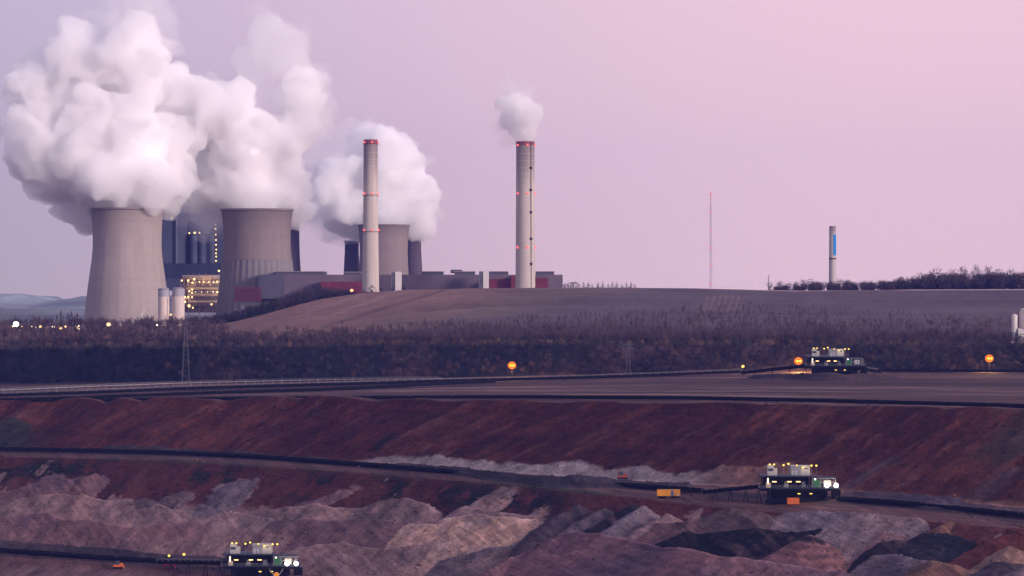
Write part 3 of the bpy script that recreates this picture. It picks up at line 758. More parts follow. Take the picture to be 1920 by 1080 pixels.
def chimney(px, Y, base_py, top_py, hw_top, hw_bot, name, label, lamps, ladder=None, seg=40, red=True, sooted=0.2):
    s = F / Y; zb = (HY - base_py) / s; H = (HY - top_py) / s - zb
    root = empty(name, ((px - 960) / s, Y, zb), label, "chimney")
    rb, rt = hw_bot / s, hw_top / s
    rad = lambda t: rb + (rt - rb) * (1 - (1 - t) ** 1.7)
    n = 24; zs = np.linspace(0, 1, n + 1)
    top_t = 0.974 if red else 1.0
    ts = np.linspace(0, top_t, 90); ang = np.arange(seg)
    TT, AA = np.meshgrid(ts, ang, indexing='ij')
    soot = sstep(1 - sooted * 1.9, 1.0, TT + 0.10 * fbm(AA * 0.55, TT * 2.0, octaves=3, seed=int(px)))
    strk = fbm(AA * 0.7, TT * 3.0, octaves=4, seed=int(px) + 3)
    cl = cc((0.47, 0.42, 0.375)) * (1 + 0.16 * strk)[..., None]
    cl = cmix(cl, np.broadcast_to(cc((0.19, 0.155, 0.155)), cl.shape), np.clip(soot * 0.85, 0, 1))
    vv = np.stack([rad(TT) * np.cos(AA * 2 * math.pi / seg), rad(TT) * np.sin(AA * 2 * math.pi / seg), TT * H], -1).reshape(-1, 3)
    ix = np.arange(len(ts) * seg).reshape(len(ts), seg); ix2 = np.roll(ix, -1, axis=1)
    np_mesh("shaft", vv, np.stack([ix[:-1], ix2[:-1], ix2[1:], ix[1:]], -1).reshape(-1, 4), chim_attr, root, col=cl.reshape(-1, 3))
    if red:
        MB().lathe([(rad(t) + 0.05, t * H) for t in np.linspace(0.974, 1.0, 4)] + [(rad(1) - 1.2, H), (rad(1) - 1.2, H - 6), (0.2, H - 6.2)], seg, cap=False).build("red_band", chim_red, root)
    else:
        MB().lathe([(rad(1), H), (rad(1) - 0.8, H + 0.02), (rad(1) - 0.8, H - 4), (0.2, H - 4.1)], seg, cap=False).build("mouth", dark_in, root)
    # casting joints: thin rings standing proud
    j = MB()
    for t in np.arange(0.06, 0.95, 0.045):
        j.lathe([(rad(t) + 0.02, t * H - 0.12), (rad(t) + 0.10, t * H - 0.12), (rad(t) + 0.10, t * H + 0.12), (rad(t) + 0.02, t * H + 0.12)], seg, cap=False)
    j.build("casting_rings", chim_m, root)
    for (tt, ring) in lamps:
        zt = tt * H; r = rad(tt)
        if ring:
            MB().lathe([(r, zt - 1.5), (r + 0.9, zt - 1.5), (r + 0.9, zt - 1.25), (r, zt - 1.25)], seg, cap=False).build("platform", steel_d, root)
        for a in (-2.45, -1.35, -0.25):
            MB().ball(((r + 0.55) * math.cos(a), (r + 0.55) * math.sin(a), zt), 0.85).build("warning_lamp", L_RED, root)
    if ladder:
        a = ladder
        m = MB(); m.bar((math.cos(a) * (rad(0) + 0.3), math.sin(a) * (rad(0) + 0.3), 0), (math.cos(a) * (rad(1) + 0.35), math.sin(a) * (rad(1) + 0.35), H), 0.28)
        m.build("ladder", steel_d, root)
        for tt in (0.17, 0.34, 0.52, 0.67, 0.82):
            r = rad(tt)
            ob = MB().box(-1.1, 1.1, -0.2, 1.2, 0, 2.2).build("rest_platform", steel_d, root)
            ob.location = (math.cos(a) * (r + 0.2), math.sin(a) * (r + 0.2) - 0.6, tt * H - 1.1)
    return root, rt, H

CH1 = chimney(695, 2640, 547, 262, 13.4, 16, "chimney", "slim pale chimney in front of the smaller cooling tower", [(0.982, True), (0.645, True), (0.405, True)])
CH2 = chimney(985, 2660, 542, 265.5, 17.3, 18.6, "chimney", "thick steaming chimney with a dark ladder line, right of the plant", [(0.975, False), (0.648, False), (0.282, False)], ladder=-0.95)
CH3, _, _ = chimney(1561, 3500, 540, 424, 6.2, 7.2, "chimney", "small distant chimney with a blue panel above the trees", [], red=False, sooted=0.10)
s3 = F / 3500
m = MB()
zb3 = (HY - 540) / s3
pts = []
for zz in ((HY - 479) / s3 - zb3, (HY - 440) / s3 - zb3):
    for a in np.linspace(-1.45, -0.15, 9):
        pts.append((math.cos(a) * 4.42, math.sin(a) * 4.42, zz))
m.add(pts, [(k, k + 1, 9 + k + 1, 9 + k) for k in range(8)]).build("blue_panel", blue_m, CH3)
m = MB(); zz = (HY - 485) / s3 - zb3
m.lathe([(4.4, zz - 0.8), (4.7, zz - 0.8), (4.7, zz + 0.6), (4.4, zz + 0.6)], 32, cap=False).build("dark_ring", steel_d, CH3)

# boiler house between the two big towers
def block(m, px0, px1, py0, py1, Y, depth):
    a = at(px0, py1, Y); b = at(px1, py0, Y)
    return m.box(a[0], b[0], Y, Y + depth, a[2], b[2])
def blk(root, name, px0, px1, py0, py1, Y, depth, material):
    o = block(MB(), px0, px1, py0, py1, Y, depth).build(name, material)
    o.parent = root; o.location = -root.location
    return o
BH = empty("boiler_house", at(360, 560, 3080), "tall dark blue boiler house between the two biggest cooling towers", "power building")
YB = 3080
blk(BH, "side_block", 290, 329.5, 399, 494, YB, 60, steel_b)
blk(BH, "lift_shaft", 329.5, 333, 372, 496, YB - 3, 12, steel_bl)
blk(BH, "stair_tower", 333, 349, 378, 494, YB - 1, 40, mat("tower_cladding_mid", (0.085, 0.09, 0.13), var=0.1, scale=0.05))
blk(BH, "main_block", 349, 431, 370, 494, YB + 8, 70, steel_b)
blk(BH, "base_block", 290, 436, 494.5, 522, YB - 8, 90, mat("base_cladding", (0.028, 0.034, 0.062), var=0.2, scale=0.06))
blk(BH, "annex", 300, 342, 522, 545, YB - 10, 50, mat("annex_cladding", (0.055, 0.06, 0.09), var=0.15, scale=0.06))
blk(BH, "gallery", 352, 418, 438, 441.5, YB - 1, 10, steel_d)
for pc in (364, 380, 396):
    s = F / (YB - 2); zb = (HY - 494) / s
    o = MB().lathe([(3.8, 0), (3.8, 28), (2.6, 30)], 20, c=((pc - 960) / s, YB - 4, zb)).build("filter_vessel", steel_b, BH); o.location = -BH.location
def lamp_at(root, px, py, Y, r, material, name="lamp"):
    o = MB().ball(at(px, py, Y), r).build(name, material, root); o.location = -root.location
    return o
for px, py in ((322, 409), (355, 437), (365, 436.5), (374, 436.5), (404, 421), (404, 429), (404.5, 440), (405, 450), (405, 459), (405.5, 468), (405, 475), (405.5, 481), (405, 489)):
    lamp_at(BH, px, py, YB - 12, 0.75 if px != 365 else 1.1, L_WARM)

# lit pipe rack and vessels in front of it
PR = empty("pipe_rack", at(375, 590, 2870), "brightly lit steel pipe rack with vessels left of the ribbed cooling tower", "pipe rack")
YP = 2870; s = F / YP
rack = mat("rack_steel", (0.30, 0.24, 0.20), rough=0.6, var=0.2, scale=0.3)
pipe_m = mat("pipe_cladding", (0.50, 0.42, 0.36), rough=0.45, var=0.1, scale=0.3)
fr = MB()
for px in (338, 346, 354, 362, 374, 386, 398, 410):
    for yy in (0, 12):
        a = at(px, 590, YP + yy); b = at(px, 512 if px > 350 else 522, YP + yy); fr.bar(a, b, 0.35)
for py in (525, 536, 547, 560, 572):
    for yy in (0, 12):
        fr.bar(at(338, py, YP + yy), at(414, py, YP + yy), 0.4)
for k, px in enumerate((338, 346, 354)):
    fr.bar(at(px, 572, YP), at(px + 8, 547, YP), 0.2); fr.bar(at(px, 547, YP), at(px + 8, 525, YP), 0.2)
o = fr.build("frame", rack, PR); o.location = -PR.location
for (p0, p1, py, r) in ((342, 412, 520, 2.2), (352, 414, 530.5, 1.3), (350, 414, 541, 1.2), (352, 414, 553, 1.6), (356, 412, 566, 1.6)):
    o = MB().bar(at(p0, py, YP + 6), at(p1, py, YP + 6), r, 14).build("pipe", pipe_m, PR, smooth=False); o.location = -PR.location
for px in (352, 366, 380, 394):
    o = MB().bar(at(px, 536, YP + 3), at(px, 521, YP + 3), 0.8, 10).build("riser", pipe_m, PR); o.location = -PR.location
wp = blk(PR, "back_wall", 345, 416, 516, 586, YP + 16, 3, mat("rack_wall", (0.16, 0.13, 0.14), var=0.2, scale=0.2))
for (px, py, r, mt) in ((341, 526, 1.1, L_WARM), (353, 526, 1.3, L_WARM), (364, 523.5, 1.3, L_WARM), (361, 530, 1.2, L_WARM), (374, 528.5, .8, L_WARM), (382, 528.5, .8, L_WARM), (391.5, 528.5, .8, L_WARM), (400.5, 528.5, .8, L_WARM),
                        (407, 528, 1.0, L_WARM), (412, 528, 1.1, L_WARM), (410.5, 508, 1.3, L_WARM), (367, 547.5, .6, L_SOFT), (378, 547.5, .6, L_SOFT), (389, 547.5, .6, L_SOFT), (400, 547.5, .7, L_SOFT), (407.5, 547.5, 1.2, L_WARM),
                        (355, 546, 1.1, L_WARM), (360, 543, 1.0, L_WARM), (360, 549, .9, L_WARM), (347, 557, 1.2, L_WARM), (353, 557, 1.1, L_WARM), (360, 557, .9, L_WARM), (347, 566, 1.3, L_WARM), (354.5, 573.5, 1.7, L_WARM), (361.5, 577, 1.0, L_WARM), (396.5, 570.5, 1.1, L_WARM), (434, 549.5, 0.9, L_WARM)):
    lamp_at(PR, px, py, YP - 2.5, r * 0.8, mt)
for px, py in ((360, 540), (385, 524), (350, 560), (400, 545)):
    ld = bpy.data.lights.new("rack_light", 'POINT'); ld.energy = 2600; ld.color = (1.0, 0.62, 0.34); ld.shadow_soft_size = 2.0
    lo = bpy.data.objects.new("rack_light", ld); C.objects.link(lo); lo.parent = PR
    lo.location = Vector([float(c) for c in at(px, py, YP - 4)]) - PR.location

# silos in front of the big tower
for (p0, p1, top, lab) in ((296.5, 318, 541.5, "left of the two cream silos by the largest cooling tower"), (322.5, 346, 541, "right of the two cream silos, nearer the lit pipe rack")):
    Y = 2610; s = F / Y; r = (p1 - p0) / 2 / s; zb = (HY - 612) / s; H = (HY - top) / s - zb
    g = empty("silo", (((p0 + p1) / 2 - 960) / s, Y, zb), lab, "silo", "cream silos by the cooling tower")
    MB().lathe([(r, 0), (r, H * 0.79)], 36, cap=False).build("shell", silo_m, g, smooth=True)
    MB().lathe([(r + 0.03, H * 0.79), (r + 0.03, H), (r * 0.7, H + 0.8), (0.2, H + 0.9)], 36, cap=False).build("grey_band", silo_top, g)
    MB().lathe([(r + 0.05, H - 0.3), (r + 0.3, H - 0.3), (r + 0.3, H), (r + 0.05, H)], 36, cap=False).build("roof_rail", steel_d, g)
st = empty("lamp_post", at(320.2, 612, 2604), "lamp post between the two cream silos", "lamp post")
o = MB().bar(at(320.2, 612, 2604), at(320.2, 556, 2604), 0.4).build("pole", steel_d, st); o.location = -st.location
for py in (590, 598): lamp_at(st, 320.2, py, 2601, 0.7, L_WARM)
# curved duct beside the silos
DU = empty("duct", at(276, 604, 2615), "white curved duct mouth among the trees left of the silos", "duct")
m = MB(); pr_ = []
cx, _, cz = at(277, 592, 2615)
prev = None
for a in np.linspace(math.pi * 0.42, math.pi * 1.35, 14):
    p = (cx + 5.6 * math.cos(a), 2615, cz + 4.9 * math.sin(a))
    if prev: m.bar(prev, p, 0.7, 8)
    prev = p
o = m.build("bend", whitew, DU); o.location = -DU.location

# long hall
YH = 2740
HALL = empty("turbine_hall", at(770, 552, YH), "long low mauve turbine hall with red walls behind the hill crest", "industrial hall")
blk(HALL, "wall", 533, 1055, 515, 556, YH, 60, clad)
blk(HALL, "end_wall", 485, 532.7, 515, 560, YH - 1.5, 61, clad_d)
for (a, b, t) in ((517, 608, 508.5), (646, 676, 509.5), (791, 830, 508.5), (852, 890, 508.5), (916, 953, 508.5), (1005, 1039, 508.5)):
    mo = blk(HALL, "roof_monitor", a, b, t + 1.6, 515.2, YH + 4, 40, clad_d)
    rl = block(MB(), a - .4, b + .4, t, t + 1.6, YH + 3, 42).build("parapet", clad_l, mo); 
blk(HALL, "roof_box", 845, 866, 505.5, 512, YH + 12, 12, clad_d)
blk(HALL, "red_wall", 600, 681, 528, 556, YH - 14, 13, redw)
blk(HALL, "red_wall", 917, 958, 523, 552, YH - 14, 13, redw)
blk(HALL, "red_annex", 958, 975, 517.5, 552, YH - 24, 24, redw)
blk(HALL, "red_wall", 1003, 1026, 521, 552, YH - 14, 13, redw)
blk(HALL, "red_annex", 1026, 1027.2, 521, 552, YH - 14, 14, mat("red_cladding_dark", (0.20, 0.03, 0.04), var=0.2, scale=0.1))
for (a, b, t, lab) in ((733, 752, 509.5, "small white stair tower just right of the left chimney"), (898, 916.5, 508, "small pale stair tower on the hall, left of the steaming chimney")):
    g = empty("stair_tower", at((a + b) / 2, 552, YH - 30), lab, "stair tower", "pale stair towers at the hall")
    o = block(MB(), a + 8, b, t, 552, YH - 30, 14).build("wall", whitew, g); o.location = -g.location
    o = block(MB(), a, a + 7.9, t + .6, 552, YH - 27, 12).build("side_wall", mat("stair_side", (0.30, 0.29, 0.31)), g); o.location = -g.location
RB = empty("red_shed", at(462, 560, 2800), "low red shed at the foot of the ribbed cooling tower", "shed")
blk(RB, "wall", 440, 487, 541, 565, 2680, 20, mat("dull_red", (0.085, 0.028, 0.042)))
blk(RB, "roof", 439, 488, 538.6, 540, 2679, 22, mat("red_roof", (0.16, 0.04, 0.05)))

# radio masts
def mast(px, Y, base_py, top_py, wdt, label, lamps):
    s = F / Y; zb = (HY - base_py) / s; H = (HY - top_py) / s - zb
    g = empty("radio_mast", ((px - 960) / s, Y, zb), label, "radio mast")
    n = 40
    for k, (a, b) in enumerate(((0, .87), (.87, 1.0))):
        m = MB(); w_ = wdt if k == 0 else wdt * 0.4
        c = [(w_ * math.cos(t), w_ * math.sin(t)) for t in (0.5, 2.6, 4.7)]
        zs = np.linspace(a * H, b * H, 22 if k == 0 else 4)
        for i in range(3):
            m.bar((*c[i], a * H), (*c[i], b * H), 0.28 if k == 0 else 0.2)
            for q in range(len(zs) - 1):
                m.bar((*c[i], zs[q]), (*c[(i + 1) % 3], zs[q + 1]), 0.14)
        m.build("lattice" if k == 0 else "antenna", mat("mast_grey", (0.33, 0.28, 0.33)) if k == 0 else mat("mast_red", (0.5, 0.2, 0.22)), g)
    for t in lamps:
        MB().box(-wdt * 1.2, wdt * 1.2, -wdt, wdt, t * H - 1.0, t * H + 1.0).build("red_section", mat("mast_red", (0.5, 0.2, 0.22)), g)
        MB().ball((0, -wdt - 0.8, t * H), 0.9).build("warning_lamp", L_RED, g)
    for t in (0.45, 0.85):
        for a in (0.5, 2.6, 4.7):
            MB().bar((0, 0, t * H), (math.cos(a) * 90, math.sin(a) * 90, 0), 0.05).build("guy_wire", steel_d, g)
    return g
mast(1332.5, 5100, 540, 361, 1.5, "tall thin guyed radio mast with red lamps left of the distant chimney", (0.04, 0.235, 0.42, 0.60, 0.79, 0.99))
mast(1441, 4600, 540, 515, 0.8, "short faint mast at the left end of the skyline trees", ())

# ------------------------------------------------------------------ steam
def sphere_tpl():
    import bmesh
    bm = bmesh.new(); bmesh.ops.create_icosphere(bm, subdivisions=2, radius=1.0)
    v = np.array([p.co[:] for p in bm.verts]); f = np.array([[q.index for q in p.verts] for p in bm.faces]); bm.free()
    return v, f
ICO_V, ICO_F = sphere_tpl()

def puff_cloud(puffs, Y, seed, kids=16, grand=3, depth=0.9, min_r=1.2, kid_r=(0.34, 0.66)):
    """clump of overlapping balls (centre, radius) in metres, each with smaller ones budding from it"""
    g = np.random.default_rng(seed)
    s = F / Y
    out_ = []
    for p in puffs:
        px, py, r = p[:3]
        dy = p[3] if len(p) > 3 else g.uniform(-1, 1) * depth * 14
        c = at(px, py, Y); c[1] += dy
        R0 = r / s
        out_.append((c, R0 * 0.86))
        for _ in range(kids):
            d = g.normal(size=3); d /= np.linalg.norm(d)
            r1_ = R0 * g.uniform(*kid_r)
            c1 = c + d * (R0 * 0.98 - r1_ * 0.52)
            if r1_ > min_r: out_.append((c1, r1_))
            for _ in range(grand):
                d2 = d * 0.6 + g.normal(size=3) * 0.7; d2 /= np.linalg.norm(d2)
                r2_ = r1_ * g.uniform(0.28, 0.5)
                if r2_ > min_r: out_.append((c1 + d2 * r1_ * 0.85, r2_))
    return out_

def union_mesh(balls, voxel, grow=0.0, smooth=14):
    vs = []; fs = []; o = 0
    for c, r in balls:
        vs.append(ICO_V * (r + grow) + c); fs.append(ICO_F + o); o += len(ICO_V)
    me = bpy.data.meshes.new("tmp"); V_ = np.concatenate(vs).astype(np.float32); F_ = np.concatenate(fs).astype(np.int32)
    me.vertices.add(len(V_)); me.vertices.foreach_set("co", V_.ravel())
    me.loops.add(len(F_) * 3); me.loops.foreach_set("vertex_index", F_.ravel())
    me.polygons.add(len(F_)); me.polygons.foreach_set("loop_start", np.arange(0, len(F_) * 3, 3, dtype=np.int32)); me.polygons.foreach_set("loop_total", np.full(len(F_), 3, np.int32))
    me.update(calc_edges=True)
    return remesh_obj(me, voxel, smooth)

def remesh_obj(me, voxel, smooth):
    ob = bpy.data.objects.new("tmp", me); C.objects.link(ob)
    md = ob.modifiers.new("r", 'REMESH'); md.mode = 'VOXEL'; md.voxel_size = voxel; md.adaptivity = 0.0
    ms = ob.modifiers.new("s", 'SMOOTH'); ms.factor = 0.5; ms.iterations = smooth
    bpy.context.view_layer.update()
    dg = bpy.context.evaluated_depsgraph_get()
    em = bpy.data.meshes.new_from_object(ob.evaluated_get(dg))
    bpy.data.objects.remove(ob); bpy.data.meshes.remove(me)
    return em

def billow(me, octs, seed):
    n = len(me.vertices)
    for (wl, amp) in octs:
        co = np.empty(n * 3, np.float32); me.vertices.foreach_get("co", co); co = co.reshape(-1, 3)
        no = np.empty(n * 3, np.float32); me.vertices.foreach_get("normal", no); no = no.reshape(-1, 3)
        q = co / wl
        d = 1 - 2.2 * np.abs(fbm(q[:, 0], q[:, 1], q[:, 2], octaves=2, seed=seed))
        co = co + no * (d * amp)[:, None]
        me.vertices.foreach_set("co", co.astype(np.float32).ravel()); me.update()
        seed += 5

def warp(me, octs, seed):
    n = len(me.vertices)
    co = np.empty(n * 3, np.float32); me.vertices.foreach_get("co", co); co = co.reshape(-1, 3).astype(float)
    for k, (wl, amp) in enumerate(octs):
        q = co / wl
        co = co + amp * np.stack([vnoise(q[:, 0] + 31.1 * j, q[:, 1] + 17.7 * j, q[:, 2] + 5.3 * j, seed + 7 * k + j) for j in range(3)], -1) * np.array((1, 0.7, 1))
    me.vertices.foreach_set("co", co.astype(np.float32).ravel()); me.update()

def bounce_core_mat():
    m = bpy.data.materials.new("bounce_core"); m.use_nodes = True
    t = m.node_tree; t.nodes.clear()
    o = t.nodes.new("ShaderNodeOutputMaterial")
    d = t.nodes.new("ShaderNodeSubsurfaceScattering"); d.inputs["Color"].default_value = (0.98, 0.975, 0.98, 1)
    d.inputs["Radius"].default_value = (1, 1, 1); d.inputs["Scale"].default_value = 14.0
    t.links.new(d.outputs[0], o.inputs["Surface"])
    return m
def steam_vol_mat(name, dens):
    m = bpy.data.materials.new(name); m.use_nodes = True
    t = m.node_tree; t.nodes.clear()
    o = t.nodes.new("ShaderNodeOutputMaterial"); v = t.nodes.new("ShaderNodeVolumePrincipled")
    v.inputs["Color"].default_value = (0.997, 0.996, 0.997, 1); v.inputs["Density"].default_value = dens; v.inputs["Anisotropy"].default_value = 0.0
    t.links.new(v.outputs[0], o.inputs["Volume"])
    return m
CORE = bounce_core_mat()
VEIL = steam_vol_mat("steam_veil", 0.105)
WISP = steam_vol_mat("steam_wisp", 0.024)
WISP2 = steam_vol_mat("steam_wisp_thin", 0.016)

def clear_rim(balls, rim):
    """lift balls that would hang over the outside of the tower mouth; set the ones beside it behind the tower"""
    (tx, ty, tz), tr = rim
    res = []
    for c, r in balls:
        c = np.array(c); d = math.hypot(c[0] - tx, c[1] - ty)
        if c[2] - r < tz + 1.5 and d + r > tr * 0.8:
            if abs(c[0] - tx) - r < tr * 1.05:
                if d + r * .5 < tr: c[2] = tz + r * .98 + 0.5
                elif c[1] - r < ty + tr:
                    if abs(c[0] - tx) < tr * .9: c[2] = tz + r + 2.0
                    else: c[1] = ty + tr * .6 + r
            elif c[1] - r < ty + tr * .35: c[1] += tr * .8
        res.append((c, r))
    return res

def plume(label, base, Y, puffs, seed, wisps=(), thin=(), rim_r=None, core_in=11.5, voxel=1.7, kids=14, octs=((46, 4.0), (18, 2.8), (8, 1.6)), min_r=2.2, wps=((34, 7.0), (15, 4.2), (7, 2.2))):
    g = empty("steam_plume", base, label, "steam", "steam plumes of the power station")
    loc = -g.location
    balls = puff_cloud(puffs, Y, seed, kids=kids, min_r=min_r, grand=4)
    if rim_r: balls = clear_rim(balls, (tuple(base), rim_r))
    gw = np.random.default_rng(seed + 700)
    fringe = []
    for p in puffs:
        for _ in range(4):
            a_ = gw.uniform(0, 6.28); rr_ = p[2] * gw.uniform(.95, 1.12)
            fringe.append((p[0] + math.cos(a_) * rr_, p[1] - abs(math.sin(a_)) * rr_ * (1 if gw.uniform() < .75 else -.6), p[2] * gw.uniform(.16, .34)))
    wisps = list(wisps) + fringe
    core = union_mesh([(c, r - core_in) for c, r in balls if r > core_in * 1.25], voxel * 2.0, smooth=10)  # hidden white body added inside the steam to bounce light back
    co = bpy.data.objects.new("cloud", core); C.objects.link(co); co.parent = g; co.location = loc
    core.materials.clear(); core.materials.append(CORE)
    core.polygons.foreach_set("use_smooth", [True] * len(core.polygons))
    vl = union_mesh(balls, voxel, grow=0.6, smooth=3)
    billow(vl, octs, seed + 50)
    warp(vl, wps, seed + 300)
    vl = remesh_obj(vl, voxel, 1)
    vo = bpy.data.objects.new("veil", vl); C.objects.link(vo); vo.parent = g; vo.location = loc
    vl.materials.clear(); vl.materials.append(VEIL)
    for k, (ws, mt) in enumerate(((wisps, WISP), (thin, WISP2))):
        if not ws: continue
        b2 = puff_cloud(ws, Y, seed + 90 + k, kids=14, grand=3, kid_r=(0.3, 0.6), min_r=min_r)
        if rim_r: b2 = clear_rim(b2, (tuple(base), rim_r))
        wm = union_mesh(b2, voxel * 1.6)
        billow(wm, ((26, 4.0), (11, 2.4), (5, 1.2)), seed + 120)
        warp(wm, [(a_ * .9, b_ * 1.5) for a_, b_ in wps], seed + 400)
        wm = remesh_obj(wm, voxel * 1.3, 2)
        wo = bpy.data.objects.new("wisp", wm); C.objects.link(wo); wo.parent = g; wo.location = loc
        wm.materials.clear(); wm.materials.append(mt)
    return g

plume("widest white steam cloud pouring from the largest cooling tower and drifting left", T1.location + Vector((0, 0, z1[-1])), 2750,
      [(238, 388, 58, 0), (200, 380, 48, 0), (270, 372, 36, 0), (180, 362, 50), (290, 345, 42), (326, 320, 30), (135, 362, 36), (146, 396, 18), (100, 340, 52), (190, 312, 78, -10), (265, 300, 68, -14), (312, 258, 40),
       (90, 280, 58), (66, 232, 40), (150, 236, 78), (235, 226, 66), (60, 172, 30), (100, 145, 52), (170, 118, 58), (240, 108, 52), (280, 106, 36), (130, 92, 34), (40, 164, 20),
       (330, 182, 44, 30), (385, 205, 52, 30), (430, 205, 40, 30), (295, 165, 30, 20), (350, 240, 44, 30)],
      11, rim_r=float(r1[-1]), wisps=[(200, 70, 34), (265, 74, 40), (150, 410, 14), (110, 395, 16), (300, 80, 26)], thin=[(250, 40, 42), (290, 30, 38), (180, 45, 32)])
plume("white steam cloud rising from the ribbed cooling tower", T2.location + Vector((0, 0, z2[-1])), 2800,
      [(482, 392, 54, 0), (450, 380, 42, 0), (515, 380, 42, 0), (480, 350, 58), (428, 345, 44), (540, 360, 28), (400, 310, 52), (470, 292, 62), (385, 270, 46), (525, 275, 40), (440, 246, 36), (545, 320, 30), (552, 252, 30), (566, 215, 28), (572, 182, 26), (574, 155, 24)],
      23, rim_r=float(r2[-1]), wisps=[(580, 205, 38), (572, 145, 34), (565, 245, 36), (525, 95, 36), (500, 60, 34), (545, 110, 26), (395, 382, 32), (365, 370, 30), (562, 388, 18), (385, 402, 20), (555, 175, 30), (590, 180, 22)],
      thin=[(500, 65, 42), (540, 95, 40), (480, 110, 40), (520, 150, 44), (470, 170, 36), (500, 35, 24), (375, 398, 32), (600, 240, 24), (440, 160, 26), (400, 408, 26), (345, 385, 24)])
plume("pinkish steam cloud above the smaller cooling tower behind the left chimney", T3.location + Vector((0, 0, z3[-1])), 3420,
      [(720, 418, 44, 0), (690, 408, 36), (752, 408, 36), (780, 405, 30), (655, 390, 46), (640, 345, 40), (700, 330, 54), (745, 330, 42), (770, 368, 38), (695, 280, 34), (720, 290, 38), (795, 385, 22)],
      37, rim_r=float(r3[-1]), wisps=[(618, 395, 34), (615, 430, 22), (648, 436, 26), (690, 258, 26), (740, 285, 30), (625, 340, 36), (805, 400, 18)],
      thin=[(600, 300, 36), (590, 350, 30), (640, 280, 36), (660, 260, 28), (600, 400, 24)], voxel=2.0)
plume("small steam puff leaving the thick chimney's mouth", CH2[0].location + Vector((0, 0, CH2[2])), 2660,
      [(984, 261, 15, 0), (980, 247, 19, 0), (966, 234, 20), (988, 229, 20), (955, 214, 18), (976, 208, 20), (998, 212, 16), (945, 196, 12), (966, 190, 13)],
      41, rim_r=float(CH2[1]), wisps=[(945, 235, 13), (950, 200, 14), (1000, 208, 13), (965, 185, 15), (990, 190, 12), (950, 255, 10), (1005, 225, 9)],
      thin=[(955, 150, 12), (950, 172, 14), (990, 172, 11), (965, 165, 12)], voxel=0.9, core_in=4.6, octs=((12, 1.0), (5, 0.6), (2.5, 0.3)), min_r=0.6, wps=((13, 2.6), (6, 1.6), (3, 0.8)))

